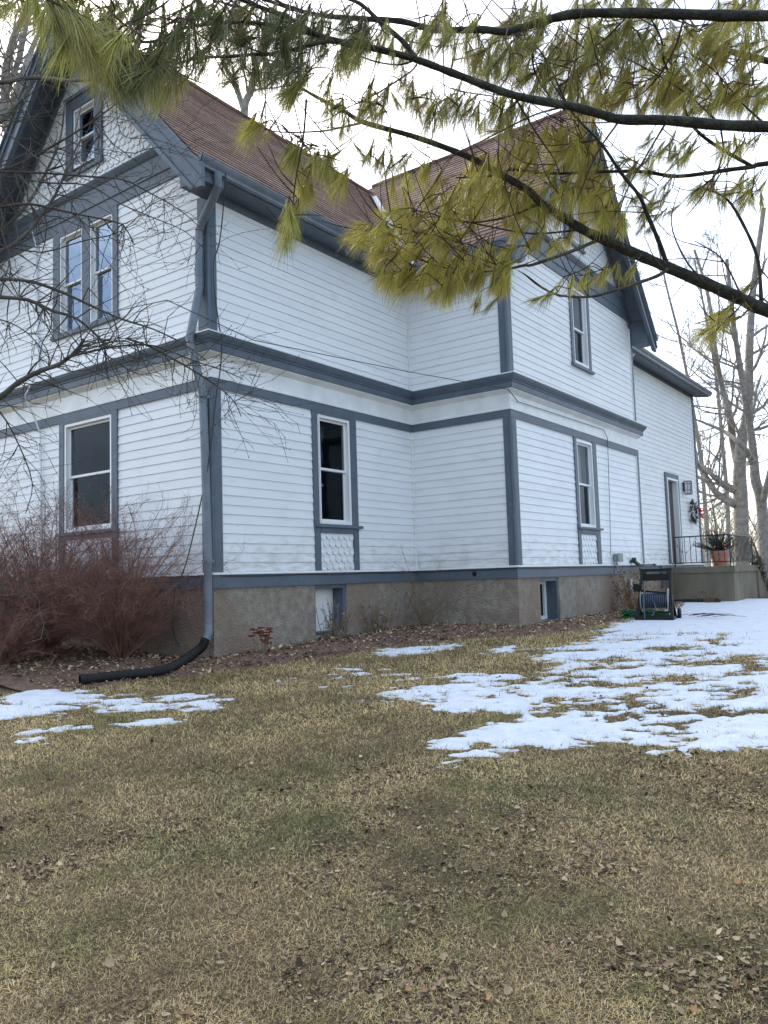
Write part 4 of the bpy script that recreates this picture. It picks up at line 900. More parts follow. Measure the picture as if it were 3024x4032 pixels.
# faucet with sprayer and hose
fy = 9.9 - B_; t = thing('hose_tap', 'green hose tap with long black sprayer wand on the wing wall', 'tap', W4.p(fy, .03, .06))
mb = MB(); mb.tube([W4.p(fy, .045, .02), W4.p(fy, .045, .13)], .035, 10); mb.tube([W4.p(fy, .05, .10), W4.p(fy + .12, -.04, .17)], .04, 8); mb.lathe(W4.p(fy, .07, .10), [(0, .0), (.05, .0), (.055, .03), (.04, .06), (0, .06)], 10); mb.build('valve', mat('dark_green_plastic', (.012, .06, .045), .4), t)
mb = MB(); mb.tube([W4.p(fy + .12, -.03, .17), W4.p(fy + .35, -.03, .22), W4.p(fy + .85, -.03, .25)], .013, 6); mb.tube([W4.p(fy + .82, -.03, .25), W4.p(fy + .9, -.03, .25)], .022, 6); mb.build('wand', M['black'], t)
mb = MB()
for k in range(3): mb.tube(smooth_path([W4.p(fy + .08, -.03, .15), W4.p(fy + .12 + .06 * k, -.15, .18), W4.p(fy + .16 + .07 * k, -.35, .16), W4.p(fy + .2 + .04 * k, -.5, .1)], 5), .012, 6)
mb.build('hose_end', M['green_hose'], t)
mb = MB(); a = onX(*r6p(690, 1430), C_ + .05); mb.tube([a, a + np.array([0, 0, -.42])], .045, 10); mb.tube([a + np.array([0, .0, .0]), a + np.array([0, 0, .03])], .055, 10); tag(mb.build('pipe_cover', M['galv'], smooth=False), 'short upright grey pipe against the wing foundation behind dry stems', 'pipe')

# hose reel cart
RC = onG(*r6p(850, 1652)); RC = onG(*r6p(848, 1668), .005)
rt = thing('hose_reel_cart', 'black plastic hose reel cart with blue-grey hose standing by the wing', 'hose reel', RC)
fx = np.array([CR[0], CR[1], 0]); fx /= np.linalg.norm(fx); a_ = math.radians(26); fx = np.array([fx[0] * math.cos(a_) + fx[1] * math.sin(a_), -fx[0] * math.sin(a_) + fx[1] * math.cos(a_), 0]); fyv = np.array([-fx[1], fx[0], 0])
def RP(x, y, z): return RC + fx * x * 1.05 + fyv * y * 1.15 + np.array([0, 0, z * .82])     # x right, y away, z up
def rbar(mb, a, b2, w, h):
    a, b2 = RP(*a), RP(*b2); d = b2 - a; d /= np.linalg.norm(d); s1 = np.cross(d, fyv); n_ = np.linalg.norm(s1); s1 = (s1 / n_ if n_ > .1 else fx) * w / 2; s2 = np.cross(d, s1); s2 = s2 / np.linalg.norm(s2) * h / 2
    mb.hexa([a - s1 - s2, a + s1 - s2, a + s1 + s2, a - s1 + s2, b2 - s1 - s2, b2 + s1 - s2, b2 + s1 + s2, b2 - s1 + s2])
mb = MB()
for sx_ in (-1, 1):
    rbar(mb, (sx_ * .27, -.26, 0), (sx_ * .235, -.02, .52), .055, .05); rbar(mb, (sx_ * .27, .20, .03), (sx_ * .235, -.0, .52), .05, .05)
    rbar(mb, (sx_ * .275, -.28, .03), (sx_ * .275, .22, .03), .05, .06); mb.add([RP(sx_ * .262, -.22, .06), RP(sx_ * .262, .16, .06), RP(sx_ * .24, -.0, .42)], [(0, 1, 2)])
rbar(mb, (-.29, -.27, .045), (.29, -.27, .045), .09, .04); rbar(mb, (-.27, .2, .05), (.27, .2, .05), .06, .04)
mb.build('frame', M['black'], rt)
mb = MB()
for sx_ in (-1, 1): rbar(mb, (sx_ * .235, -.02, .48), (sx_ * .225, .25, 1.02), .05, .045)
rbar(mb, (-.25, .255, 1.03), (.25, .255, 1.03), .05, .06); rbar(mb, (-.22, .20, .88), (.22, .20, .88), .12, .035); rbar(mb, (-.195, .20, .90), (-.195, .25, 1.02), .08, .05); rbar(mb, (.195, .20, .90), (.195, .25, 1.02), .08, .05)
mb.build('handle', M['black'], rt)
mb = MB(); rbar(mb, (-.32, -.12, .62), (.20, -.12, .55), .035, .03); rbar(mb, (-.32, -.12, .70), (-.18, -.12, .68), .10, .10); rbar(mb, (-.20, -.16, .66), (-.20, -.16, .74), .05, .05); mb.build('hose_guide', M['black'], rt)
for sx_ in (-1, 1):
    mb = MB(); c = RP(sx_ * .21, -.04, .40); mb.lathe(c, [(.0, -.01), (.06, -.012), (.065, .0), (.185, 0), (.20, -.008), (.20, .008), (.185, .006), (.0, .01)], 28, axis=fx)
    mb.build('reel_disc', noisy('pale_grey_plastic', (.34, .34, .32), (.26, .26, .25), 8, .5) if sx_ < 0 else bpy.data.materials['pale_grey_plastic'], rt, smooth=False)
mb = MB(); hp = []
for i in range(420):
    q = i / 419; w = q * 13 * 2 * math.pi * 2; lay = .135 + .02 * (q > .5); u = -.19 + .38 * ((q * 2) % 1.0 if q < .5 else 1 - (q * 2) % 1.0); hp.append(RP(u, -.04 + lay * math.cos(w), .40 + lay * math.sin(w)))
mb.tube(hp, .0105, 6); mb.tube(smooth_path([RP(-.14, -.15, .62), RP(-.15, -.24, .5), RP(-.15, -.28, .25), RP(-.14, -.30, .02)], 6), .012, 7); mb.tube(smooth_path([RP(.0, -.22, .38), RP(.03, -.27, .25), RP(.0, -.28, .16), RP(-.03, -.3, .10)], 6), .011, 7); mb.build('hose', M['blue_hose'], rt, smooth=True)
mb = MB(); mb.lathe(RP(0, -.04, .4), [(.12, -.2), (.12, .2)], 20, axis=fx); mb.build('drum', M['black'], rt)
for sx_ in (-1, 1):
    mb = MB(); mb.lathe(RP(sx_ * .33, .22, .10), [(0, -.03), (.06, -.03), (.10, -.025), (.105, 0), (.10, .025), (.05, .03), (0, .02)], 24, axis=fx); mb.build('wheel', M['black'], rt, smooth=True)
# green hose coil on the ground behind
mb = MB(); c0 = RC - fx * .22 + fyv * .28; hp = []
for i in range(360):
    w = i * .17; r_ = .30 + .035 * math.sin(i * .37) + .02 * math.sin(i * .11); hp.append(c0 + fx * r_ * 1.25 * math.cos(w) + fyv * r_ * .6 * math.sin(w) + np.array([0, 0, .02 + .12 * i / 360 + .01 * math.sin(i)]))
mb.tube(hp, .0125, 7); tag(mb.build('garden_hose', M['green_hose'], smooth=True), 'coiled green garden hose lying on the ground behind the hose reel', 'hose')

# porch
PX, PY0, PY1 = 3.02, 14.25, 16.9; pz = -.10
pt = thing('porch', 'raised weathered concrete porch slab at the side door', 'porch', (PX, PY0, -1.0))
mb = MB(); mb.box(W, X5 + .002, PX, -1.15, pz - .16, PY0 + .03, PY1); mb.build('base', M['concrete'], pt)
mb = MB(); mb.box(W, X5 + .003, PX + .04, pz - .158, pz, PY0, PY1 + .02); mb.build('slab', M['concrete'], pt)
mb = MB()
for k in range(4): mb.box(W, X5 + .3, PX - .08, -1.15, pz - .19 * (k + 1), PY1 + .02 + .29 * k, PY1 + .31 + .29 * k)
mb.build('steps', M['concrete'], pt)
mb = MB(); mb.hexa([np.array(q) for q in [(PX - .07, PY1 + .021, -1.15), (PX + .04, PY1 + .021, -1.15), (PX + .04, PY1 + 1.3, -1.15), (PX - .07, PY1 + 1.3, -1.15), (PX - .07, PY1 + .021, pz - .01), (PX + .04, PY1 + .021, pz - .01), (PX + .04, PY1 + 1.3, -.98), (PX - .07, PY1 + 1.3, -.98)]]); mb.build('stringer', M['concrete'], pt)
rt2 = thing('railing', 'black wrought iron railing with thin balusters round the porch', 'railing', (PX, PY0, pz))
def rail(p0, p1, h0, h1, nb):
    p0, p1 = np.array(p0, float), np.array(p1, float)
    mb = MB(); mb.tube([p0 + [0, 0, h1], p1 + [0, 0, h1]], .017, 6); mb.build('top_rail', M['iron'], rt2)
    mb = MB(); mb.tube([p0 + [0, 0, h0], p1 + [0, 0, h0]], .012, 6); mb.build('bottom_rail', M['iron'], rt2)
    for i in range(1, nb):
        q = p0 + (p1 - p0) * i / nb; mb = MB(); mb.tube([q + [0, 0, h0], q + [0, 0, h1]], .009, 5); mb.build('baluster', M['iron'], rt2)
rx0 = X5 + .28
rail((rx0, PY0 + .08, pz), (PX - .06, PY0 + .08, pz), .11, .78, 10); rail((PX - .06, PY0 + .08, pz), (PX - .06, PY1 - .1, pz), .11, .78, 17); rail((PX - .06, PY1 - .1, pz), (PX - .06, PY1 + 1.2, pz - .80), .11, .78, 10)
for q in ((rx0, PY0 + .08, pz), (PX - .06, PY0 + .08, pz), (PX - .06, PY1 - .1, pz), (PX - .06, PY1 + 1.2, -.98)):
    mb = MB(); q = np.array(q, float); mb.tube([q, q + [0, 0, .80]], .016, 6); mb.build('post', M['iron'], rt2)
# string lights wound on the railing
sl_ = thing('string_lights', 'string of small coloured bulbs draped along the porch railing', 'string lights', (PX, PY0, .6))
path = [np.array([rx0 + (PX - .06 - rx0) * u, PY0 + .045, pz + .74 - .36 * abs(math.sin(u * 7.5)) ** 1.0]) for u in np.linspace(0, 1, 60)] + [np.array([PX - .02, PY0 + .08 + (PY1 - PY0) * u, pz + .77 - .10 * abs(math.sin(u * 9))]) for u in np.linspace(0, 1, 50)]
mb = MB(); mb.tube(path, .004, 4); mb.build('wire', mat('green_wire', (.02, .05, .03), .6), sl_)
bc = {'bulb_red': (.7, .05, .02), 'bulb_blue': (.03, .10, .5), 'bulb_green': (.02, .3, .15), 'bulb_orange': (.8, .25, .05), 'bulb_white': (.7, .7, .7)}
bm_ = [mat(k, v, .25) for k, v in bc.items()]
for i in range(4, 108, 5):
    mb = MB(); mb.lathe(path[i] + np.array([0, -.01, 0]), [(.008, 0), (.016, -.012), (.015, -.028), (.0, -.045)], 8); mb.build('bulb', bm_[(i // 5) % 5], sl_, smooth=True)
# wall lantern
u0 = 16.47 - D_; t = thing('wall_lantern', 'black framed square wall lantern with frosted glass beside the side door', 'lantern', W5.p(u0, 2.15, .02))
mb = MB(); mb.box(W5, u0 - .06, u0 + .06, 2.06, 2.32, .02, .045); mb.tube([W5.p(u0, 2.30, .04), W5.p(u0, 2.35, .13)], .012, 6); mb.box(W5, u0 - .092, u0 + .092, 2.335, 2.35, .06, .245); mb.box(W5, u0 - .085, u0 + .085, 1.965, 1.98, .07, .24)
for a in (-.085, .073):
    for n_ in (.07, .228): mb.box(W5, u0 + a, u0 + a + .012, 1.98, 2.335, n_, n_ + .012)
for z in (2.08, 2.26): mb.box(W5, u0 - .087, u0 + .087, z, z + .008, .068, .075); mb.box(W5, u0 - .087, u0 + .087, z, z + .008, .235, .242); mb.box(W5, u0 - .087, u0 - .08, z, z + .008, .075, .235)
mb.box(W5, u0 - .088, u0 - .081, 1.98, 2.335, .15, .158); mb.box(W5, u0 - .004, u0 + .004, 1.98, 2.335, .235, .243); mb.build('frame', M['iron'], t)
mb = MB(); mb.box(W5, u0 - .073, u0 + .073, 1.985, 2.33, .082, .228); mb.build('glass', M['lampglass'], t)

# ------------------------------------------------------------------ vegetation helpers
def needle_mesh(base, axis, nlen, cnt, spread, col, width=.0011, droop=.25, back=.06):
    """bunches of needles as thin ribbons: base (n,3) axis (n,3)"""
    n = len(base); B0 = np.repeat(base, cnt, 0); A = np.repeat(axis, cnt, 0); m = len(B0); C = np.repeat(col, cnt, 0)
    rv = rg.normal(size=(m, 3)); rv -= (rv * A).sum(1)[:, None] * A; rv /= np.linalg.norm(rv, axis=1)[:, None] + 1e-9
    along = rg.random(m); sp = np.repeat(spread, cnt) * (.35 + .9 * rg.random(m))
    st = B0 - A * (along * np.repeat(back, cnt) if not np.isscalar(back) else along * back)[:, None]
    d = A * np.cos(sp)[:, None] + rv * np.sin(sp)[:, None]; l_ = np.repeat(nlen, cnt) * (.72 + .4 * rg.random(m)); dr = droop * (0.5 + rg.random(m))
    p1 = st + d * (l_ * .5)[:, None]; p1[:, 2] -= l_ * dr * .12
    p2 = st + d * (l_)[:, None]; p2[:, 2] -= l_ * dr * .5
    wv = np.cross(d, rg.normal(size=(m, 3))); wv /= np.linalg.norm(wv, axis=1)[:, None] + 1e-9; w = (np.repeat(width, cnt) if not np.isscalar(width) else np.full(m, width))[:, None] * wv * .5
    V = np.stack([st - w, st + w, p1 - w, p1 + w, p2 - w * .3, p2 + w * .3], 1).reshape(-1, 3); b_ = np.arange(m)[:, None] * 6
    C = C * (.45 + .95 * rg.random(m)[:, None])
    return V, np.concatenate([b_ + [0, 1, 3, 2], b_ + [2, 3, 5, 4]]), np.repeat(C, 6, 0)
def jitterpath(p0, p1, n, amp, sag=0.0):
    p0, p1 = np.array(p0, float), np.array(p1, float); L_ = np.linalg.norm(p1 - p0); o = []
    for i in range(n + 1):
        t_ = i / n; q = p0 + (p1 - p0) * t_
        if 0 < i < n: q = q + rg.normal(size=3) * amp * L_
        q = q - np.array([0, 0, sag * L_ * 4 * t_ * (1 - t_)]); o.append(q)
    return o
def grow(mb, p, d, length, r, depth, ang=(25, 55), kids=(3, 5), up=.1, kink=.12, ratio=(.5, .75), seg=5, rmin=.002, sides=(6, 5, 4, 3, 3, 3), col=None, tips=None):
    pts_ = [np.array(p, float)]; d = np.array(d, float); d /= np.linalg.norm(d)
    dirs = []
    for i in range(seg):
        d = d + rg.normal(size=3) * kink + np.array([0, 0, up]) * .3; d /= np.linalg.norm(d); pts_.append(pts_[-1] + d * length / seg); dirs.append(d.copy())
    rad = [max(rmin, r * (1 - .62 * i / seg)) for i in range(seg + 1)]
    mb.tube(pts_, rad, sides[min(len(sides) - 1, max(0, 4 - depth))], caps=False)
    if tips is not None and depth <= 1: tips.append((pts_[-1], d))
    if depth <= 0: return
    for k in range(rnd.randint(*kids)):
        t_ = rnd.uniform(.25, 1.0); i = min(seg - 1, int(t_ * seg)); q = pts_[i] + (pts_[i + 1] - pts_[i]) * (t_ * seg - i)
        a = np.cross(dirs[i], rg.normal(size=3)); a /= np.linalg.norm(a) + 1e-9; w = math.radians(rnd.uniform(*ang)); nd = dirs[i] * math.cos(w) + a * math.sin(w)
        grow(mb, q, nd, length * rnd.uniform(*ratio) * (1 - .35 * t_), rad[i] * .6, depth - 1, ang, kids, up, kink, ratio, max(3, seg - 1), rmin, sides, col, tips)

# ------------------------------------------------------------------ white pine reaching in from the right
pine_root = onG(2600, 1500); pine_root = CAM + CR * 2.9 + CF * 3.1; pine_root[2] = float(G(pine_root[0], pine_root[1]))
pine = thing('pine_tree', 'white pine whose long-needled boughs hang across the top of the view', 'tree', pine_root)
tp = [pine_root + np.array([.02 * i, .01 * math.sin(i), .8 * i]) for i in range(9)]
mb = MB(); mb.tube(tp, [.24, .19, .175, .165, .155, .14, .125, .11, .09], 14); mb.build('trunk', M['bark_pine'], pine, smooth=True)
skel = []   # (point, radius, direction)
limbs = MB()
def limb(L_, d0, d1, r0, r1, k=8, attach=True, name='branch', sub=4, m='bark_pine', lump=.09):
    n = len(L_); P = [at(x, y, d0 + (d1 - d0) * i / (n - 1)) for i, (x, y) in enumerate(L_)]
    P = smooth_path(P, sub); m_ = len(P); R_ = [.88 * (r0 + (r1 - r0) * i / (m_ - 1)) * (1 + rnd.uniform(-lump, lump)) for i in range(m_)]
    if attach:
        i = min(range(len(tp)), key=lambda i: abs(tp[i][2] - P[0][2] + .1)); P = smooth_path([tp[i], tp[i] * .5 + P[0] * .5 + np.array([0, 0, .04]), P[0]], 4)[:-1] + P; R_ = [r0 * 1.25] * (len(P) - m_) + R_
    mb = MB(); mb.tube(P, R_, k); o = mb.build(name, M[m], pine, smooth=True)
    for i in range(len(P) - 1):
        for q in (0, .33, .66):
            skel.append((P[i] * (1 - q) + P[i + 1] * q, R_[i]))
    return P
limb([(1900, 20), (1659, 34), (1480, 31), (1360, 28), (1245, 30), (1170, 46), (1100, 68), (1042, 64), (940, 64), (867, 46), (775, 40), (700, 34), (636, 20), (560, -5)], 2.55, 2.7, .021, .006)
limb([(1900, 285), (1659, 274), (1557, 270), (1441, 260), (1342, 258), (1295, 246), (1226, 228), (1110, 206), (973, 156), (900, 129), (824, 108), (725, 88), (679, 72), (626, 40), (543, 8), (480, -20)], 2.5, 2.3, .020, .006)
limb([(1900, 760), (1659, 672), (1606, 648), (1524, 612), (1441, 577), (1391, 556), (1309, 520), (1259, 496), (1210, 466), (1170, 440), (1143, 413), (1110, 393), (1042, 354), (983, 327), (891, 294), (785, 264), (745, 241), (692, 214), (650, 190)], 2.75, 3.1, .027, .0065, 10)
limb([(1900, 330), (1659, 353), (1626, 360), (1573, 367), (1464, 381), (1391, 371), (1295, 371), (1183, 375), (1110, 366), (1060, 380), (985, 384)], 3.1, 3.0, .012, .003)
limb([(1850, 180), (1659, 132), (1573, 110), (1537, 102), (1480, 60)], 3.2, 3.4, .018, .008)
limb([(1441, 572), (1421, 516), (1398, 463), (1381, 423), (1342, 374), (1299, 311), (1243, 251), (1200, 190)], 2.83, 2.7, .010, .004, 7, False)
limb([(1444, 580), (1420, 596), (1375, 612), (1325, 628), (1276, 641), (1210, 638), (1165, 618), (1130, 590)], 2.81, 3.1, .008, .003, 7, False, m='bark_grey')
limb([(1300, 515), (1265, 530), (1226, 546), (1150, 572), (1133, 573), (1096, 581), (1043, 587), (995, 584), (950, 600), (900, 606), (850, 600), (790, 585)], 2.88, 3.05, .008, .0022, 7, False, m='bark_grey')
limb([(1645, 660), (1637, 562), (1606, 486), (1570, 430), (1524, 407)], 2.78, 3.0, .008, .004, 6, False)
limb([(1626, 360), (1550, 317), (1504, 281), (1484, 248), (1467, 198), (1434, 132), (1428, 83), (1400, 30)], 3.08, 2.7, .008, .003, 6, False)
limb([(900, 128), (867, 86), (824, 50), (781, 10), (738, -8)], 2.42, 2.5, .010, .006, 7, False)
limb([(725, 90), (690, 92), (603, 114), (540, 118), (500, 122), (430, 126), (350, 148), (280, 178)], 2.36, 1.9, .007, .002, 7, False)
limb([(679, 75), (620, 62), (560, 50), (493, 48), (400, 60), (330, 90), (270, 80), (180, 40), (110, 15)], 2.38, 1.5, .007, .002, 7, False)
limb([(1050, 700), (1000, 640)], 3.0, 3.0, .001, .001, 4, False) if False else None
limb([(760, 730), (1000, 826)], 3, 3, .001, .001, 4, False) if False else None
limb([(662, 215), (655, 300), (640, 380), (634, 430), (630, 462)], 2.35, 2.35, .004, .0018, 5, False, m='twig_red')
limb([(900, 129), (858, 140), (800, 130), (760, 110)], 2.42, 2.45, .004, .002, 5, False)
limb([(785, 265), (740, 275), (690, 284), (600, 285), (560, 270), (500, 230)], 2.95, 2.6, .005, .0015, 5, False, m='twig_red')
limb([(900, 140), (880, 160), (800, 210), (745, 235), (700, 262), (640, 270)], 2.5, 2.9, .004, .0015, 5, False, m='twig_red')
limb([(1170, 440), (1090, 470), (1000, 480), (900, 455), (850, 480)], 2.95, 3.0, .005, .002, 5, False, m='twig_red')
limb([(1259, 496), (1150, 505), (1060, 490), (960, 470), (880, 470)], 2.95, 3.05, .0045, .002, 5, False, m='twig_red')
limb([(995, 584), (930, 570), (860, 530), (800, 500), (760, 495)], 3.0, 3.0, .0045, .002, 5, False, m='twig_red')
limb([(1100, 584), (1040, 540), (980, 520), (900, 510)], 3.0, 3.1, .004, .002, 5, False, m='twig_red')
limb([(1230, 228), (1150, 250), (1050, 300), (985, 330)], 2.6, 2.9, .004, .002, 5, False, m='twig_red')
for L_ in ([(1480, 31), (1450, 120), (1390, 200), (1310, 230)], [(1170, 46), (1150, 130), (1180, 200), (1240, 260), (1270, 330)], [(1340, 258), (1290, 330), (1260, 400), (1230, 470)], [(1441, 261), (1400, 330), (1350, 420), (1330, 510)], [(1557, 271), (1560, 340), (1520, 420), (1480, 470)], [(1360, 30), (1300, 90), (1220, 140), (1140, 150)], [(1557, 270), (1480, 200), (1380, 140), (1300, 100)], [(1659, 274), (1600, 220), (1540, 150), (1480, 110)], [(1110, 206), (1160, 290), (1200, 350), (1220, 420)], [(1630, 655), (1590, 690), (1540, 690), (1500, 700)], [(1226, 228), (1180, 130), (1130, 60), (1110, 0)], [(973, 156), (990, 80), (1010, 20)], [(1524, 612), (1480, 560), (1450, 480), (1470, 400)], [(1606, 648), (1560, 560), (1500, 520)]):
    limb(L_, 2.75, 2.85, .0045, .0018, 5, False, m='twig_red')
# needle clumps: (cx, cy, rx, ry, tufts, depth, pointing angle on the picture in degrees (0 right, 90 down), tint, needle length)
YG, DG, MG = (.48, .43, .09), (.15, .165, .05), (.35, .335, .08)
clumps = [(150, 60, 45, 35, 9, 1.45, 75, MG, .085), (215, 80, 60, 40, 10, 1.5, 80, MG, .088), (290, 150, 55, 45, 14, 1.6, 105, DG, .085), (270, 125, 45, 30, 6, 1.6, 90, MG, .09), (380, 125, 70, 40, 14, 1.8, 120, DG, .08), (100, 20, 60, 25, 8, 1.7, 110, MG, .07), (40, 10, 60, 20, 7, 2.2, 120, MG, .07), (330, 25, 120, 25, 16, 2.0, 110, DG, .08), (430, 60, 60, 40, 10, 2.0, 120, DG, .08),
 (540, 50, 80, 45, 20, 2.3, 115, DG, .08), (640, 90, 70, 60, 20, 2.3, 110, DG, .085), (590, 140, 45, 30, 9, 2.3, 95, DG, .09), (660, 185, 55, 25, 9, 2.35, 130, MG, .08), (500, 150, 40, 30, 6, 2.2, 100, DG, .08), (740, 60, 60, 50, 14, 2.5, 110, DG, .08), (770, 130, 50, 40, 10, 2.5, 110, MG, .08), (370, 185, 60, 15, 6, 2.0, 110, MG, .08),
 (545, 275, 12, 6, 3, 2.6, 165, YG, .09), (640, 330, 28, 12, 6, 2.5, 115, MG, .08), (700, 350, 30, 14, 7, 2.6, 110, MG, .085), (575, 295, 8, 8, 1, 2.6, 100, YG, .05), (632, 465, 10, 8, 4, 2.35, 100, MG, .09), (620, 505, 8, 6, 2, 2.35, 115, MG, .085), (660, 400, 22, 14, 5, 2.5, 105, YG, .08), (720, 385, 28, 16, 6, 2.6, 100, YG, .08), (740, 250, 40, 30, 6, 2.7, 110, MG, .08),
 (850, 215, 70, 40, 14, 2.8, 110, MG, .08), (830, 330, 60, 40, 7, 2.9, 105, MG, .075), (960, 230, 70, 40, 14, 2.8, 115, MG, .085), (870, 90, 60, 40, 10, 2.6, 110, MG, .085), (970, 60, 60, 40, 12, 2.6, 115, MG, .085), (1060, 130, 70, 50, 16, 2.7, 120, MG, .085),
 (800, 505, 50, 22, 10, 3.0, 160, YG, .085), (850, 545, 60, 28, 14, 3.0, 150, YG, .085), (880, 600, 60, 24, 16, 3.0, 125, YG, .085), (960, 560, 60, 35, 14, 3.05, 120, YG, .085), (940, 505, 60, 30, 16, 3.1, 150, YG, .085), (1010, 600, 50, 22, 16, 3.05, 105, YG, .085), (1060, 560, 50, 30, 14, 3.05, 110, YG, .08), (960, 628, 40, 12, 6, 3.0, 115, YG, .08), (1080, 610, 40, 16, 7, 3.0, 110, YG, .07), (905, 400, 60, 40, 9, 3.1, 110, YG, .08), (860, 470, 50, 18, 8, 3.05, 160, YG, .085),
 (990, 440, 80, 40, 20, 3.1, 110, YG, .085), (1070, 380, 80, 50, 22, 3.1, 115, YG, .085), (1110, 460, 60, 40, 14, 3.1, 110, YG, .08), (1180, 330, 70, 50, 22, 3.1, 115, YG, .085), (1200, 430, 60, 40, 14, 3.0, 110, YG, .08), (1270, 390, 60, 60, 22, 3.1, 110, YG, .085), (1300, 480, 50, 40, 12, 3.0, 105, YG, .075), (1250, 300, 60, 40, 14, 3.0, 110, YG, .08), (1380, 330, 60, 40, 8, 3.1, 130, MG, .08), (1390, 410, 50, 40, 8, 3.1, 125, MG, .08),
 (1140, 60, 60, 50, 14, 2.8, 120, MG, .085), (1180, 150, 70, 50, 20, 2.9, 120, MG, .085), (1270, 90, 70, 50, 20, 2.9, 120, MG, .085), (1290, 190, 70, 50, 22, 2.9, 120, YG, .085), (1380, 90, 70, 50, 18, 2.9, 120, MG, .085), (1400, 190, 70, 50, 22, 3.0, 120, YG, .085), (1490, 110, 70, 60, 22, 3.0, 120, YG, .085), (1500, 210, 70, 40, 18, 3.0, 120, YG, .085), (1590, 90, 70, 60, 22, 3.0, 120, YG, .085), (1610, 200, 60, 40, 18, 3.0, 120, YG, .085), (1600, 20, 60, 20, 8, 2.9, 120, YG, .085), (1340, 10, 120, 20, 12, 2.9, 120, MG, .085), (1080, 250, 60, 40, 14, 3.0, 120, MG, .08),
 (1480, 320, 60, 30, 8, 3.0, 125, MG, .075), (1540, 410, 60, 30, 8, 3.0, 125, MG, .08), (1620, 420, 40, 30, 8, 3.0, 125, YG, .08), (1560, 685, 26, 16, 6, 2.9, 150, YG, .085), (1530, 720, 20, 10, 3, 2.9, 140, YG, .08), (1620, 640, 30, 20, 3, 2.9, 120, MG, .06), (1320, 590, 50, 14, 6, 2.9, 120, YG, .05), (1240, 610, 50, 16, 5, 3.0, 110, YG, .05), (1410, 480, 60, 30, 5, 3.0, 120, MG, .06), (1160, 640, 30, 10, 2, 3.0, 130, MG, .06), (1050, 655, 25, 8, 2, 3.0, 140, MG, .06), (1180, 520, 50, 20, 8, 3.0, 115, YG, .07), (1600, 320, 50, 20, 6, 3.0, 125, YG, .08)]
tb, ta, tl, tc_, cntw = [], [], [], [], []
for cx_, cy_, rx_, ry_, n_, dp, ang_, col_, nl in clumps:
    for _ in range(int(n_ * (2.1 if (cx_ > 1050 and cy_ < 260) else 1.6 if cx_ > 460 else 1.3))):
        w = rnd.uniform(0, 6.283); q = math.sqrt(rnd.random()); px_, py_ = cx_ + rx_ * q * math.cos(w), cy_ + ry_ * q * math.sin(w)
        P = at(px_, py_, dp + rnd.uniform(-.28, .28) * (dp / 3)); a = math.radians(ang_ + rnd.gauss(0, 24))
        ax = CR * math.cos(a) - CU * math.sin(a) + CF * rnd.gauss(0, .45); ax /= np.linalg.norm(ax)
        mixc = np.array(col_) * rnd.uniform(.75, 1.25); 
        if rnd.random() < .12: mixc = mixc * .5 + np.array([.30, .20, .07]) * .5
        tb.append(P); ta.append(ax); tl.append(nl * rnd.uniform(.75, 1.1)); tc_.append(mixc)
tb, ta, tl, tc_ = map(np.array, (tb, ta, tl, tc_))
# twigs: every tuft hangs on the nearest wood already there
SP = np.array([s_[0] for s_ in skel]); tw = MB(); order = []
dmin = np.array([np.min(np.linalg.norm(SP - q, axis=1)) for q in tb]); rest = list(np.argsort(dmin))
for i in rest:
    q = tb[i] - ta[i] * .05; dd = np.linalg.norm(SP - q, axis=1); j = int(np.argmin(dd + 0.0)); s0 = SP[j]; ln = dd[j]
    if ln < 1e-4: continue
    mid = s0 + (q - s0) * .5 - ta[i] * ln * .10 + rg.normal(size=3) * ln * .07; P = smooth_path([s0, mid, q, tb[i] + ta[i] * .012], 3)
    r0 = .0016 + .0030 * min(1, ln / .5); tw.tube(P, [r0 + (.0011 - r0) * k / (len(P) - 1) for k in range(len(P))], 4, caps=False)
    SP = np.concatenate([SP, np.array(P[1:])])
tw.build('twigs', M['twig_red'], pine)
# bare twiglets arcing between the boughs
tw = MB()
for _ in range(330):
    s0 = SP[rnd.randrange(len(SP))]; d = CR * rnd.gauss(-.3, .6) + CU * abs(rnd.gauss(.3, .45)) + CF * rnd.gauss(0, .5); d /= np.linalg.norm(d); l_ = rnd.uniform(.08, .36)
    d2 = d + np.array([0, 0, rnd.uniform(-.2, .9)]); P = smooth_path([s0, s0 + d * l_ * .5, s0 + d * l_ * .5 + d2 * l_ * .4], 3); tw.tube(P, [.0024 - .0012 * k / (len(P) - 1) for k in range(len(P))], 4, caps=False)
tw.build('twiglets', M['twig_red'], pine)
V, Q, Cc = needle_mesh(tb, ta, tl, 62, rg.uniform(.22, .62, len(tb)), tc_, width=.00115, droop=.5, back=.05)
npmesh('needles', V, Q, M['vct'], pine, col=Cc)

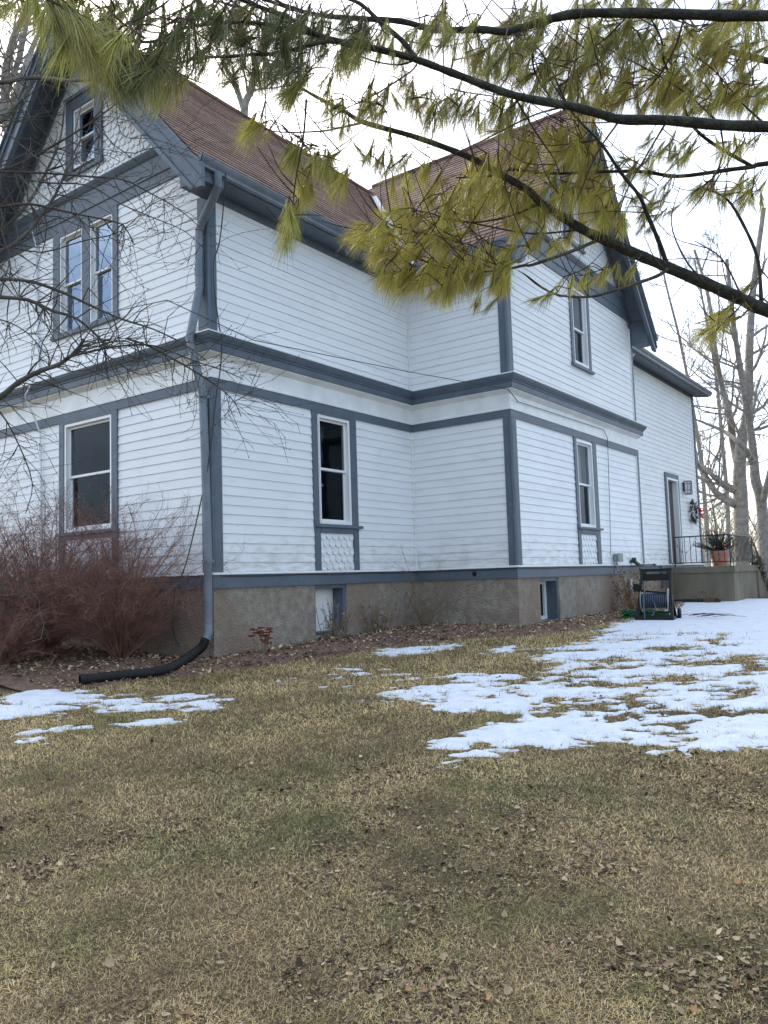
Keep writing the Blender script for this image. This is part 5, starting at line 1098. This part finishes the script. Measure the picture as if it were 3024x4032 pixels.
# ------------------------------------------------------------------ bare tree on the left, close to the view
bt_root = CAM - CR * 3.3 + CF * 4.9; bt_root[2] = float(G(bt_root[0], bt_root[1]))
bt = thing('bare_tree', 'leafless grey-brown small tree whose twigs cross the left gable', 'tree', bt_root)
btp = [bt_root + np.array([.03 * i, .05 * math.sin(i * 1.3), .55 * i]) for i in range(9)]
mb = MB(); mb.tube(btp, [.10, .085, .08, .072, .066, .06, .05, .045, .035], 12); mb.build('trunk', M['bark_grey'], bt, smooth=True)
wood = []
def bough(L_, d0, d1, r0, r1, k=6, attach=True, name='branch', m='twig_grey'):
    n = len(L_); P = [at(x, y, d0 + (d1 - d0) * i / (n - 1)) for i, (x, y) in enumerate(L_)]; P = smooth_path(P, 3)
    R_ = [(r0 + (r1 - r0) * i / (len(P) - 1)) * rnd.uniform(.92, 1.1) for i in range(len(P))]
    if attach:
        i = min(range(len(btp)), key=lambda i: abs(btp[i][2] - P[0][2] + .35)); P = [btp[i], btp[i] * .5 + P[0] * .5 + np.array([0, 0, .05])] + P; R_ = [r0 * 1.3, r0 * 1.15] + R_
    mb = MB(); mb.tube(P, R_, k, caps=False); mb.build(name, M[m], bt, smooth=True)
    for i in range(len(P) - 1): wood.append((P[i], R_[i], (P[i + 1] - P[i]) / (np.linalg.norm(P[i + 1] - P[i]) + 1e-9)))
    return P
bough([(-80, 900), (0, 858), (40, 826), (90, 800), (130, 786), (165, 757), (182, 732)], 4.3, 4.4, .018, .008, 8, m='bark_grey')
bough([(-40, 606), (0, 603), (66, 608), (136, 632), (198, 661), (265, 690), (331, 711), (400, 745), (447, 780)], 4.4, 4.6, .011, .003, 7, m='bark_grey')
bough([(-60, 640), (0, 642), (60, 648), (112, 671), (165, 688), (212, 728), (226, 753), (233, 822)], 4.3, 4.4, .013, .003, 7, m='bark_grey')
bough([(138, 775), (204, 757), (276, 746), (338, 748), (418, 779), (487, 802), (526, 820)], 4.35, 4.4, .007, .002, 6, False)
bough([(273, 731), (327, 750), (400, 790), (447, 819), (487, 848), (509, 873), (521, 900)], 4.45, 4.4, .006, .002, 6, False)
bough([(505, 868), (530, 855), (548, 845)], 4.4, 4.4, .003, .0015, 5, False)
bough([(212, 735), (225, 762), (265, 790), (290, 805), (327, 812)], 4.4, 4.4, .004, .0015, 5, False)
bough([(-60, 450), (0, 447), (66, 441), (155, 460), (251, 480), (271, 493), (291, 529)], 4.5, 4.6, .009, .003, 7)
bough([(-90, 176), (0, 178), (50, 169), (99, 169), (149, 174), (212, 172), (260, 176)], 4.9, 4.7, .016, .007, 7, m='bark_grey')
bough([(-60, 362), (0, 368), (60, 345), (140, 300), (200, 262), (250, 225), (290, 190)], 4.6, 4.8, .010, .003, 7)
bough([(-60, 370), (0, 371), (99, 374), (198, 382), (265, 388), (330, 420), (397, 460), (440, 500)], 4.5, 4.6, .008, .002, 6)
bough([(-60, 385), (0, 380), (100, 395), (190, 400), (260, 440), (330, 470), (400, 500), (448, 545)], 4.6, 4.5, .006, .002, 6)
bough([(-60, 560), (0, 543), (40, 520), (75, 485), (120, 420), (150, 350), (175, 300)], 4.4, 4.7, .013, .004, 7, m='bark_grey')
bough([(-60, 520), (0, 500), (60, 440), (100, 370), (130, 300), (140, 220)], 4.7, 4.9, .014, .005, 7, m='bark_grey')
bough([(-60, 300), (0, 260), (40, 225), (70, 180), (90, 130)], 4.8, 5.0, .020, .010, 8, m='bark_grey')
bough([(-50, 540), (0, 530), (90, 545), (180, 520), (260, 500), (330, 440), (397, 420)], 4.6, 4.6, .005, .0018, 5)
bough([(-50, 700), (0, 690), (60, 720), (110, 780)], 4.3, 4.3, .005, .002, 5)
bough([(-50, 850), (0, 890), (40, 960), (70, 1045), (55, 1110)], 4.3, 4.3, .006, .002, 5)
bough([(-50, 1290), (0, 1288), (40, 1285), (80, 1276)], 4.0, 4.0, .004, .002, 5)
bough([(-40, 230), (30, 300), (110, 370), (160, 450), (200, 520), (260, 600)], 4.6, 4.5, .005, .002, 5)
bough([(250, 195), (262, 290), (330, 300), (420, 330)], 4.8, 4.8, .003, .0015, 4, False); bough([(200, 262), (270, 330), (340, 318), (420, 340)], 4.8, 4.8, .004, .0015, 4, False)
tw = MB(); tw2 = MB()
for _ in range(620):
    p_, r_, d_ = wood[rnd.randrange(len(wood))]
    ang_ = rnd.choice([-1, 1]) * math.radians(rnd.uniform(25, 75)); side = CU * math.cos(rnd.uniform(-.5, .5)) ; a = np.cross(d_, CF); a /= np.linalg.norm(a) + 1e-9
    d = d_ * math.cos(ang_) + a * math.sin(ang_) + CF * rnd.gauss(0, .35); P = [p_]; l_ = rnd.uniform(.10, .42); ns = 4
    pv = at(0, 0, 1)
    for k in range(ns):
        d = d + rg.normal(size=3) * .28; d /= np.linalg.norm(d); P.append(P[-1] + d * l_ / ns)
    tgt = tw if rnd.random() < .6 else tw2
    r0 = min(r_ * .6, .0042); tgt.tube(P, [max(.0011, r0 * (1 - .18 * k)) for k in range(ns + 1)], 4, caps=False)
    for k in (1, 2, 3, 4):   # spur twiglets and buds
        if rnd.random() < .75:
            e = rg.normal(size=3) * .6 + d; e /= np.linalg.norm(e); tgt.tube([P[k], P[k] + e * rnd.uniform(.015, .09)], [.0013, .0008], 3, caps=False)
        tgt.tube([P[k] - d * .003, P[k] + d * .004], [.0026, .0022], 4)
tw.build('twigs', M['twig_grey'], bt); tw2.build('twigs', M['bark_grey'], bt)

# ------------------------------------------------------------------ maroon shrubs against the left wall
def shrub(name, label, base, n, h, spread, m, tint=None, seed=0, fine=3, r=.004, group=None, cat='shrub'):
    root = thing(name, label, cat, base, group); mb = MB(); mf = MB()
    for i in range(n):
        az = rnd.uniform(0, 6.283); tilt = rnd.random() ** .7 * spread; p = np.array(base) + np.array([math.cos(az), math.sin(az), 0]) * rnd.random() * .10
        hh = h * rnd.uniform(.55, 1.08); d = np.array([math.cos(az) * math.sin(tilt), math.sin(az) * math.sin(tilt), math.cos(tilt)]); P = [p]; sg = 6; d0 = d.copy()
        for k in range(sg):
            d = d + rg.normal(size=3) * .13 + np.array([math.cos(az), math.sin(az), -.12 * k]) * .05 * k * spread; d /= np.linalg.norm(d); P.append(P[-1] + d * hh / sg * 1.12)
        rr2 = r * rnd.uniform(.7, 1.3); mb.tube(P, [rr2 * (1 - .12 * k) for k in range(sg + 1)], 4, caps=False)
        for k in range(2, sg + 1):
            for _ in range(fine):
                e = rg.normal(size=3) * .55 + d * .8 + np.array([0, 0, .25]); e /= np.linalg.norm(e); l_ = rnd.uniform(.10, .30) * h / 1.5; e2 = e + rg.normal(size=3) * .35
                a = P[k] + (P[k - 1] - P[k]) * rnd.random(); b3 = a + e * l_ * .5; c = b3 + e2 * l_ * .5
                mf.tube([a, b3, c], [.0019, .0014, .0009], 3, caps=False)
                for _ in range(2):
                    g = e2 * .6 + rg.normal(size=3) * .6; g /= np.linalg.norm(g); mf.tube([b3, b3 + g * l_ * .45], [.0013, .0008], 3, caps=False)
    mb.build('stems', M[m], root); mf.build('twigs', M[tint or m], root); return root
def gxy(x, y, dz=0): return np.array([x, y, float(top_z(x, y)[0]) + dz])
for (x, y), n_, h_, s_, lb in (((-.95, -.70), 135, 1.9, .80, 'leafless maroon twiggy shrub nearest the house corner under the left window'), ((-2.3, -.95), 165, 2.05, .9, 'dense leafless maroon shrub in the middle of the row by the left wall'), ((-3.5, -1.2), 150, 2.2, .9, 'leafless maroon shrub at the far left edge of the view'), ((-1.9, -1.75), 95, 1.4, 1.0, 'low leafless maroon shrub in front of the row')):
    shrub('shrub', lb, gxy(x, y), n_, h_, s_, 'stem_red', fine=6, r=.0065, group='maroon shrubs along the left wall')
shrub('small_shrub', 'sparse leafless tan shrub in the inside corner of the two walls', gxy(*(onX(*r5p(1018, 1690), .45)[:2])), 26, 1.2, .85, 'stem_tan', fine=1, r=.0055)
# dry perennials
HM = noisy('rust_flower_heads', (.22, .05, .025), (.14, .035, .022), 60, .9)
def stalks(name, label, base, n, h, spread, m='stem_tan', leaves=0, lc=(.18, .11, .06), cat='plant', rad=.12, heads=None, r=.004):
    root = thing(name, label, cat, base); mb = MB(); ml = MB(); mh = MB()
    for i in range(n):
        az = rnd.uniform(0, 6.283); p = np.array(base) + np.array([math.cos(az), math.sin(az), 0]) * rnd.random() * rad; tl_ = rnd.random() * spread; hh = h * rnd.uniform(.4, 1.05)
        d = np.array([math.cos(az) * math.sin(tl_), math.sin(az) * math.sin(tl_), math.cos(tl_)]); P = [p]
        for k in range(4): d = d + rg.normal(size=3) * .08; d /= np.linalg.norm(d); P.append(P[-1] + d * hh / 4)
        mb.tube(P, [r * (1 - .12 * k) for k in range(5)], 4, caps=False)
        for _ in range(leaves):
            k = rnd.randrange(1, 5); q = P[k] + (P[k - 1] - P[k]) * rnd.random(); e = rg.normal(size=3); e[2] -= .5; e /= np.linalg.norm(e); w = np.cross(e, rg.normal(size=3)); w /= np.linalg.norm(w); l_ = rnd.uniform(.03, .075); c = tuple(np.array(lc) * rnd.uniform(.5, 1.7))
            ml.add([q, q + e * l_ * .5 + w * l_ * .22, q + e * l_, q + e * l_ * .5 - w * l_ * .22 + np.array([0, 0, .008])], [(0, 1, 2, 3)], 0, c)
        if heads:
            tpx = P[-1]; mh = MB()
            for _ in range(24):
                o_ = rg.normal(size=3) * [.026, .026, .006]; mh.lathe(tpx + o_, [(0, -.007), (.009, -.004), (.011, .003), (0, .008)], 6)
            mh.build('flower_head', HM, root)
    mb.build('stems', M[m], root)
    if leaves: ml.build('dry_leaves', M['vc'], root)
    return root
sd = onG(*r5p(55, 1900)); stalks('sedum_plant', 'dried sedum with flat rust-red flower heads below the front wall', sd + np.array([0, 0, .03]), 16, .36, .5, heads=True, r=.004, rad=.10)
stalks('dry_plant', 'cut pale dry stalks in front of the white basement window panel', gxy(.22, 2.12), 30, .60, .4, leaves=6, rad=.22, lc=(.22, .16, .11), r=.006)
stalks('dry_plant', 'small clump of dry stalks midway along the front foundation', gxy(.22, 3.22), 26, .5, .5, leaves=7, rad=.16, lc=(.20, .15, .10), r=.006)
stalks('dry_plant', 'single pair of bare stalks before the inner wing foundation', gxy(1.2, 4.35), 3, .42, .25, rad=.04, r=.005)
stalks('dry_perennial', 'tall brown withered perennial with curled leaves by the junction box', gxy(C_ + .42, 8.85), 60, 1.0, .35, leaves=22, rad=.38, lc=(.20, .12, .065), r=.004)
stalks('dry_perennial', 'airy withered stems rising beside the hose reel cart', gxy(C_ + .35, 9.75), 18, .9, .5, leaves=9, rad=.2, lc=(.20, .12, .065), r=.004)
stalks('dry_perennial', 'low brown dead plant in the snow before the porch wall', gxy(2.55, 13.6), 30, .36, .8, leaves=7, rad=.3, lc=(.14, .09, .055))
for i, (a, b2) in enumerate([(1160, 1950), (1215, 1920), (1100, 1960), (1305, 1900)]): stalks('dry_plant', ['stub of dry stalk beside the black drain pipe, tallest of its group', 'stub of dry stalk nearest the downspout foot', 'stub of dry stalk touching the corrugated pipe', 'stub of dry stalk at the stucco corner'][i], onG(*r4p(a, b2)), 3, .12, .2, rad=.02, r=.004)

# wreath, potted evergreen, second pot, garland
def sprigs(mbn, pts_, dirs_, nl, cnt, col, spread=.9, width=.004):
    n = len(pts_); V, Q, Cc = needle_mesh(np.array(pts_), np.array(dirs_), np.full(n, nl), cnt, np.full(n, spread), np.array([col] * n, float), width=width, droop=.0, back=nl * 1.6); return V, Q, Cc
wc = W5.p(17.10 - D_, 1.50, .09); t = thing('wreath', 'evergreen wreath with red bow hung on the side wall', 'wreath', wc)
P, Dd = [], []
for i in range(150):
    w = rnd.uniform(0, 6.283); r_ = .27 + rnd.gauss(0, .035); q = wc + W5.u * r_ * math.cos(w) + np.array([0, 0, r_ * 1.12 * math.sin(w)]) + W5.n * rnd.uniform(-.03, .05)
    d = W5.u * math.cos(w + .9) + np.array([0, 0, math.sin(w + .9)]) + rg.normal(size=3) * .3 + W5.n * .3 + np.array([0, 0, -.35]); P.append(q); Dd.append(d / np.linalg.norm(d))
V, Q, Cc = sprigs(None, P, Dd, .05, 26, (.05, .06, .025), 1.0, .004); npmesh('greenery', V, Q, M['vc'], t, col=Cc)
mb = MB(); bq = wc + W5.u * .13 + W5.n * .14 + np.array([0, 0, .02])
for s_ in (-1, 1):
    mb.tube(smooth_path([bq, bq + W5.u * s_ * .12 + [0, 0, .10], bq + W5.u * s_ * .16 + W5.n * .08 + [0, 0, .02], bq], 5), .030, 6, flat=.5); mb.tube(smooth_path([bq, bq + W5.u * (s_ * .05 + .05) + [0, 0, -.10], bq + W5.u * (s_ * .08 + .10) + W5.n * .03 + [0, 0, -.20]], 4), .028, 5, flat=.5)
mb.tube([bq - W5.u * .02, bq + W5.u * .02], .028, 8); mb.build('bow', M['red'], t, smooth=True)
pc = np.array([2.62, PY0 + .45, pz + .002]); t = thing('potted_evergreen', 'terracotta pot of cut evergreen boughs behind the porch railing', 'planter', pc)
mb = MB(); mb.lathe(pc, [(0, 0), (.145, 0), (.205, .30), (.225, .30), (.235, .385), (.215, .385), (.20, .33), (0, .33)], 28); mb.build('pot', M['terracotta'], t, smooth=False)
P, Dd = [], []; mb = MB()
for i in range(46):
    az = rnd.uniform(0, 6.283); tl_ = rnd.uniform(.15, 1.35); d = np.array([math.cos(az) * math.sin(tl_), math.sin(az) * math.sin(tl_), math.cos(tl_)]); l_ = rnd.uniform(.35, .62) * (1 + .15 * math.sin(tl_)); q0 = pc + [0, 0, .34]
    mb.tube([q0, q0 + d * l_], [.006, .003], 4)
    for k in range(9):
        q = q0 + d * l_ * (.25 + .75 * k / 8); P.append(q); e = d + rg.normal(size=3) * .45; Dd.append(e / np.linalg.norm(e))
mb.build('stems', M['twig_grey'], t); V, Q, Cc = sprigs(None, P, Dd, .045, 20, (.03, .055, .035), .9, .0045); npmesh('boughs', V, Q, M['vc'], t, col=Cc)
mb = MB()
for i in range(26):
    q = pc + np.array([rnd.gauss(-.12, .05), rnd.gauss(0, .04), rnd.uniform(.75, .98)]); mb.lathe(q, [(0, -.011), (.012, -.004), (.012, .004), (0, .011)], 6)
mb.build('berries', M['red'], t)
# garland spilling down the stair side and a second planter
P, Dd = [], []; 
for i in range(190):
    u = rnd.random(); q = np.array([PX + .05, PY1 - .3 + 1.6 * u, pz + .15 - .9 * u]) + rg.normal(size=3) * [.09, .07, .07]; P.append(q); e = rg.normal(size=3) + [0.2, .3, -.7]; Dd.append(e / np.linalg.norm(e))
V, Q, Cc = sprigs(None, P, Dd, .05, 18, (.035, .05, .025), 1.0, .006); tag(npmesh('garland', V, Q, M['vc'], col=Cc), 'dark evergreen garland trailing down beside the porch steps', 'garland')
pc = onG(1652, 1300) ; pc = np.array([4.05, 18.2, float(G(4.05, 18.2))]); t = thing('potted_evergreen', 'low pot of greenery with red sprigs beyond the porch steps', 'planter', pc)
mb = MB(); mb.lathe(pc, [(0, 0), (.18, 0), (.24, .30), (.26, .34), (.23, .34), (.21, .29), (0, .29)], 24); mb.build('pot', noisy('brown_pot', (.10, .075, .05), (.07, .05, .035), 8, .8), t)
P, Dd = [], []
for i in range(110):
    az = rnd.uniform(0, 6.283); q = pc + np.array([math.cos(az), math.sin(az), 0]) * rnd.uniform(0, .38) + [0, 0, rnd.uniform(.3, .62)]; e = rg.normal(size=3) + [0, 0, .3]; P.append(q); Dd.append(e / np.linalg.norm(e))
V, Q, Cc = sprigs(None, P, Dd, .06, 20, (.09, .13, .03), 1.0, .007); npmesh('boughs', V, Q, M['vc'], t, col=Cc)
mb = MB()
for i in range(60):
    q = pc + np.array([rnd.gauss(-.05, .14), rnd.gauss(0, .12), .55]); mb.tube([q, q + np.array([rnd.gauss(0, .06), rnd.gauss(0, .06), rnd.uniform(.1, .25)])], [.006, .003], 4)
mb.build('red_sprigs', mat('red_sprig', (.42, .03, .02), .6), t)
# dead twigs lying in the snow beside the reel
mb = MB()
for i in range(9):
    q = RC + fx * rnd.uniform(.35, .9) + fyv * rnd.uniform(-.1, .5); q[2] = float(G(q[0], q[1])) + .06; d = fx * rnd.uniform(.3, .7) + fyv * rnd.gauss(0, .2); mb.tube([q, q + d * .5 + [0, 0, .03], q + d + [0, 0, .01]], [.006, .005, .003], 4)
tag(mb.build('fallen_twigs', M['twig_grey']), 'few dead twigs lying on the snow right of the hose reel', 'twigs')
# antenna tripod on the ridge
ra = np.array([XR, 4.0, ZR]); t = thing('antenna_tripod', 'thin metal antenna tripod standing on the main roof ridge', 'antenna', ra)
top = onX(*r2p(240, 655), XR)
for q in (onX(*r2p(392, 975), XR), onX(*r2p(195, 830), XR), np.array([XR - .35, 4.05, ZR - .35])):
    q[2] = min(q[2], ZR - 0.0); mb = MB(); mb.tube([q, top], .013, 6); mb.build('leg', M['cable'], t)
mb = MB(); mb.tube([top + [0, 0, -.55], top + [0, 0, .55]], .012, 6); mb.build('mast', M['cable'], t)
mb = MB(); mb.tube([top + [0, .06, -.40], top + [0, .25, -.42]], .008, 5); mb.build('brace', M['cable'], t)

# ------------------------------------------------------------------ trees beyond
def far_tree(label, mains, dep, r0, seed_kids=26, lvl=3, length=3.0, group='bare trees beyond the house', name='bare_tree', m='far_bark', rmin=.0045, up=.25, trunk=True):
    base = at(mains[0][0][0], mains[0][0][1], dep); base[2] = -1.0; root = thing(name, label, 'tree', base, group); mt = MB(); ml = MB()
    for bi, L_ in enumerate(mains):
        P = [at(x, y, dep + (0 if (i == 0 or bi == 0) else rnd.uniform(-.9, .9))) for i, (x, y) in enumerate(L_)]
        if bi == 0: P[0] = np.array([P[0][0], P[0][1], -1.1])
        P = smooth_path(P, 4); n = len(P); a = r0 * (1.0 if bi == 0 else .55); R_ = [a * (1 - .72 * i / (n - 1)) for i in range(n)]
        if bi == 0: R_[0] *= 1.25
        mt.tube(P, R_, 9, caps=False)
        for _ in range(seed_kids):
            i = rnd.randrange(int(n * (.45 if bi == 0 else .15)), n - 1); d = P[i + 1] - P[i]; d /= np.linalg.norm(d) + 1e-9; a2 = np.cross(d, rg.normal(size=3)); a2 /= np.linalg.norm(a2); w = math.radians(rnd.uniform(30, 75))
            grow(ml, P[i], d * math.cos(w) + a2 * math.sin(w), length * rnd.uniform(.5, 1.1) * (1 - .3 * i / n), R_[i] * .42, lvl, (22, 55), (3, 5), up, .13, (.45, .75), 5, rmin, (5, 4, 4, 3, 3, 3))
    mt.build('trunk', M[m], root, smooth=True); ml.build('crown', M[m], root)
    return root
far_tree('large bare tree with thick forked trunk just right of the house', [[(1601, 1222), (1600, 1077), (1598, 1022), (1603, 950), (1616, 877), (1620, 731), (1630, 600), (1650, 450)], [(1598, 1022), (1583, 950), (1576, 895), (1561, 840), (1547, 768), (1530, 640), (1500, 540)], [(1588, 1090), (1560, 1075), (1535, 1050), (1510, 1010), (1480, 980)], [(1590, 1060), (1560, 1045), (1530, 1018), (1500, 990)]], 28, .27, 9, 3, 3.2)
far_tree('bare tree with leaning trunk at the right edge of the view', [[(1652, 1222), (1646, 1095), (1633, 1040), (1628, 985), (1620, 920), (1600, 800), (1585, 700), (1570, 560)], [(1646, 1090), (1668, 1000), (1690, 900), (1700, 760)], [(1630, 1000), (1600, 960), (1560, 930), (1500, 905)]], 25, .19, 9, 3, 2.8)
far_tree('slim pale bare tree rising between the two big ones', [[(1570, 1222), (1572, 1100), (1560, 950), (1545, 800), (1520, 660), (1500, 560)]], 38, .12, 15, 3, 3.0)
far_tree('slender bare tree seen behind the right roof edge', [[(1530, 1222), (1520, 1050), (1500, 900), (1470, 740), (1440, 620), (1420, 520)]], 44, .13, 16, 3, 3.6)
far_tree('small bare tree behind the potted evergreen', [[(1545, 1222), (1548, 1160), (1540, 1100), (1530, 1050)], [(1546, 1180), (1565, 1120), (1580, 1070)]], 33, .07, 20, 2, 1.6)
far_tree('bare tree behind the main roof ridge', [[(520, 1222), (525, 800), (530, 400), (528, 240), (545, 190), (560, 120), (575, 40)], [(528, 240), (510, 190), (480, 130), (450, 60)]], 34, .26, 9, 3, 4.0)
far_tree('tall bare tree glowing in the light behind the left gable', [[(60, 1222), (55, 800), (30, 400), (20, 280), (10, 180), (30, 80), (70, 0)], [(20, 260), (50, 160), (80, 80), (120, 0)], [(22, 300), (-10, 200), (-30, 100)]], 30, .30, 8, 3, 3.6)
far_tree('second tall bare tree at the far left behind the gable', [[(-60, 1222), (-50, 700), (-30, 400), (0, 240), (40, 130), (60, 40), (90, -40)]], 33, .22, 10, 3, 3.8)
# thin woodland line at the horizon
mb = MB()
for i in range(150):
    vx = rnd.uniform(1495, 1800); dep = rnd.uniform(70, 150); q = at(vx, 1200, dep); q[2] = -1.2; h_ = rnd.uniform(3, 8)
    grow(mb, q, (rnd.gauss(0, .1), rnd.gauss(0, .1), 1), h_, .12, 2, (20, 45), (4, 6), .3, .1, (.4, .6), 4, .02, (3, 3, 3))
tag(mb.build('far_woodland', M['far_bark']), 'thin bare woodland along the snowy horizon at right', 'woodland', kind='stuff')
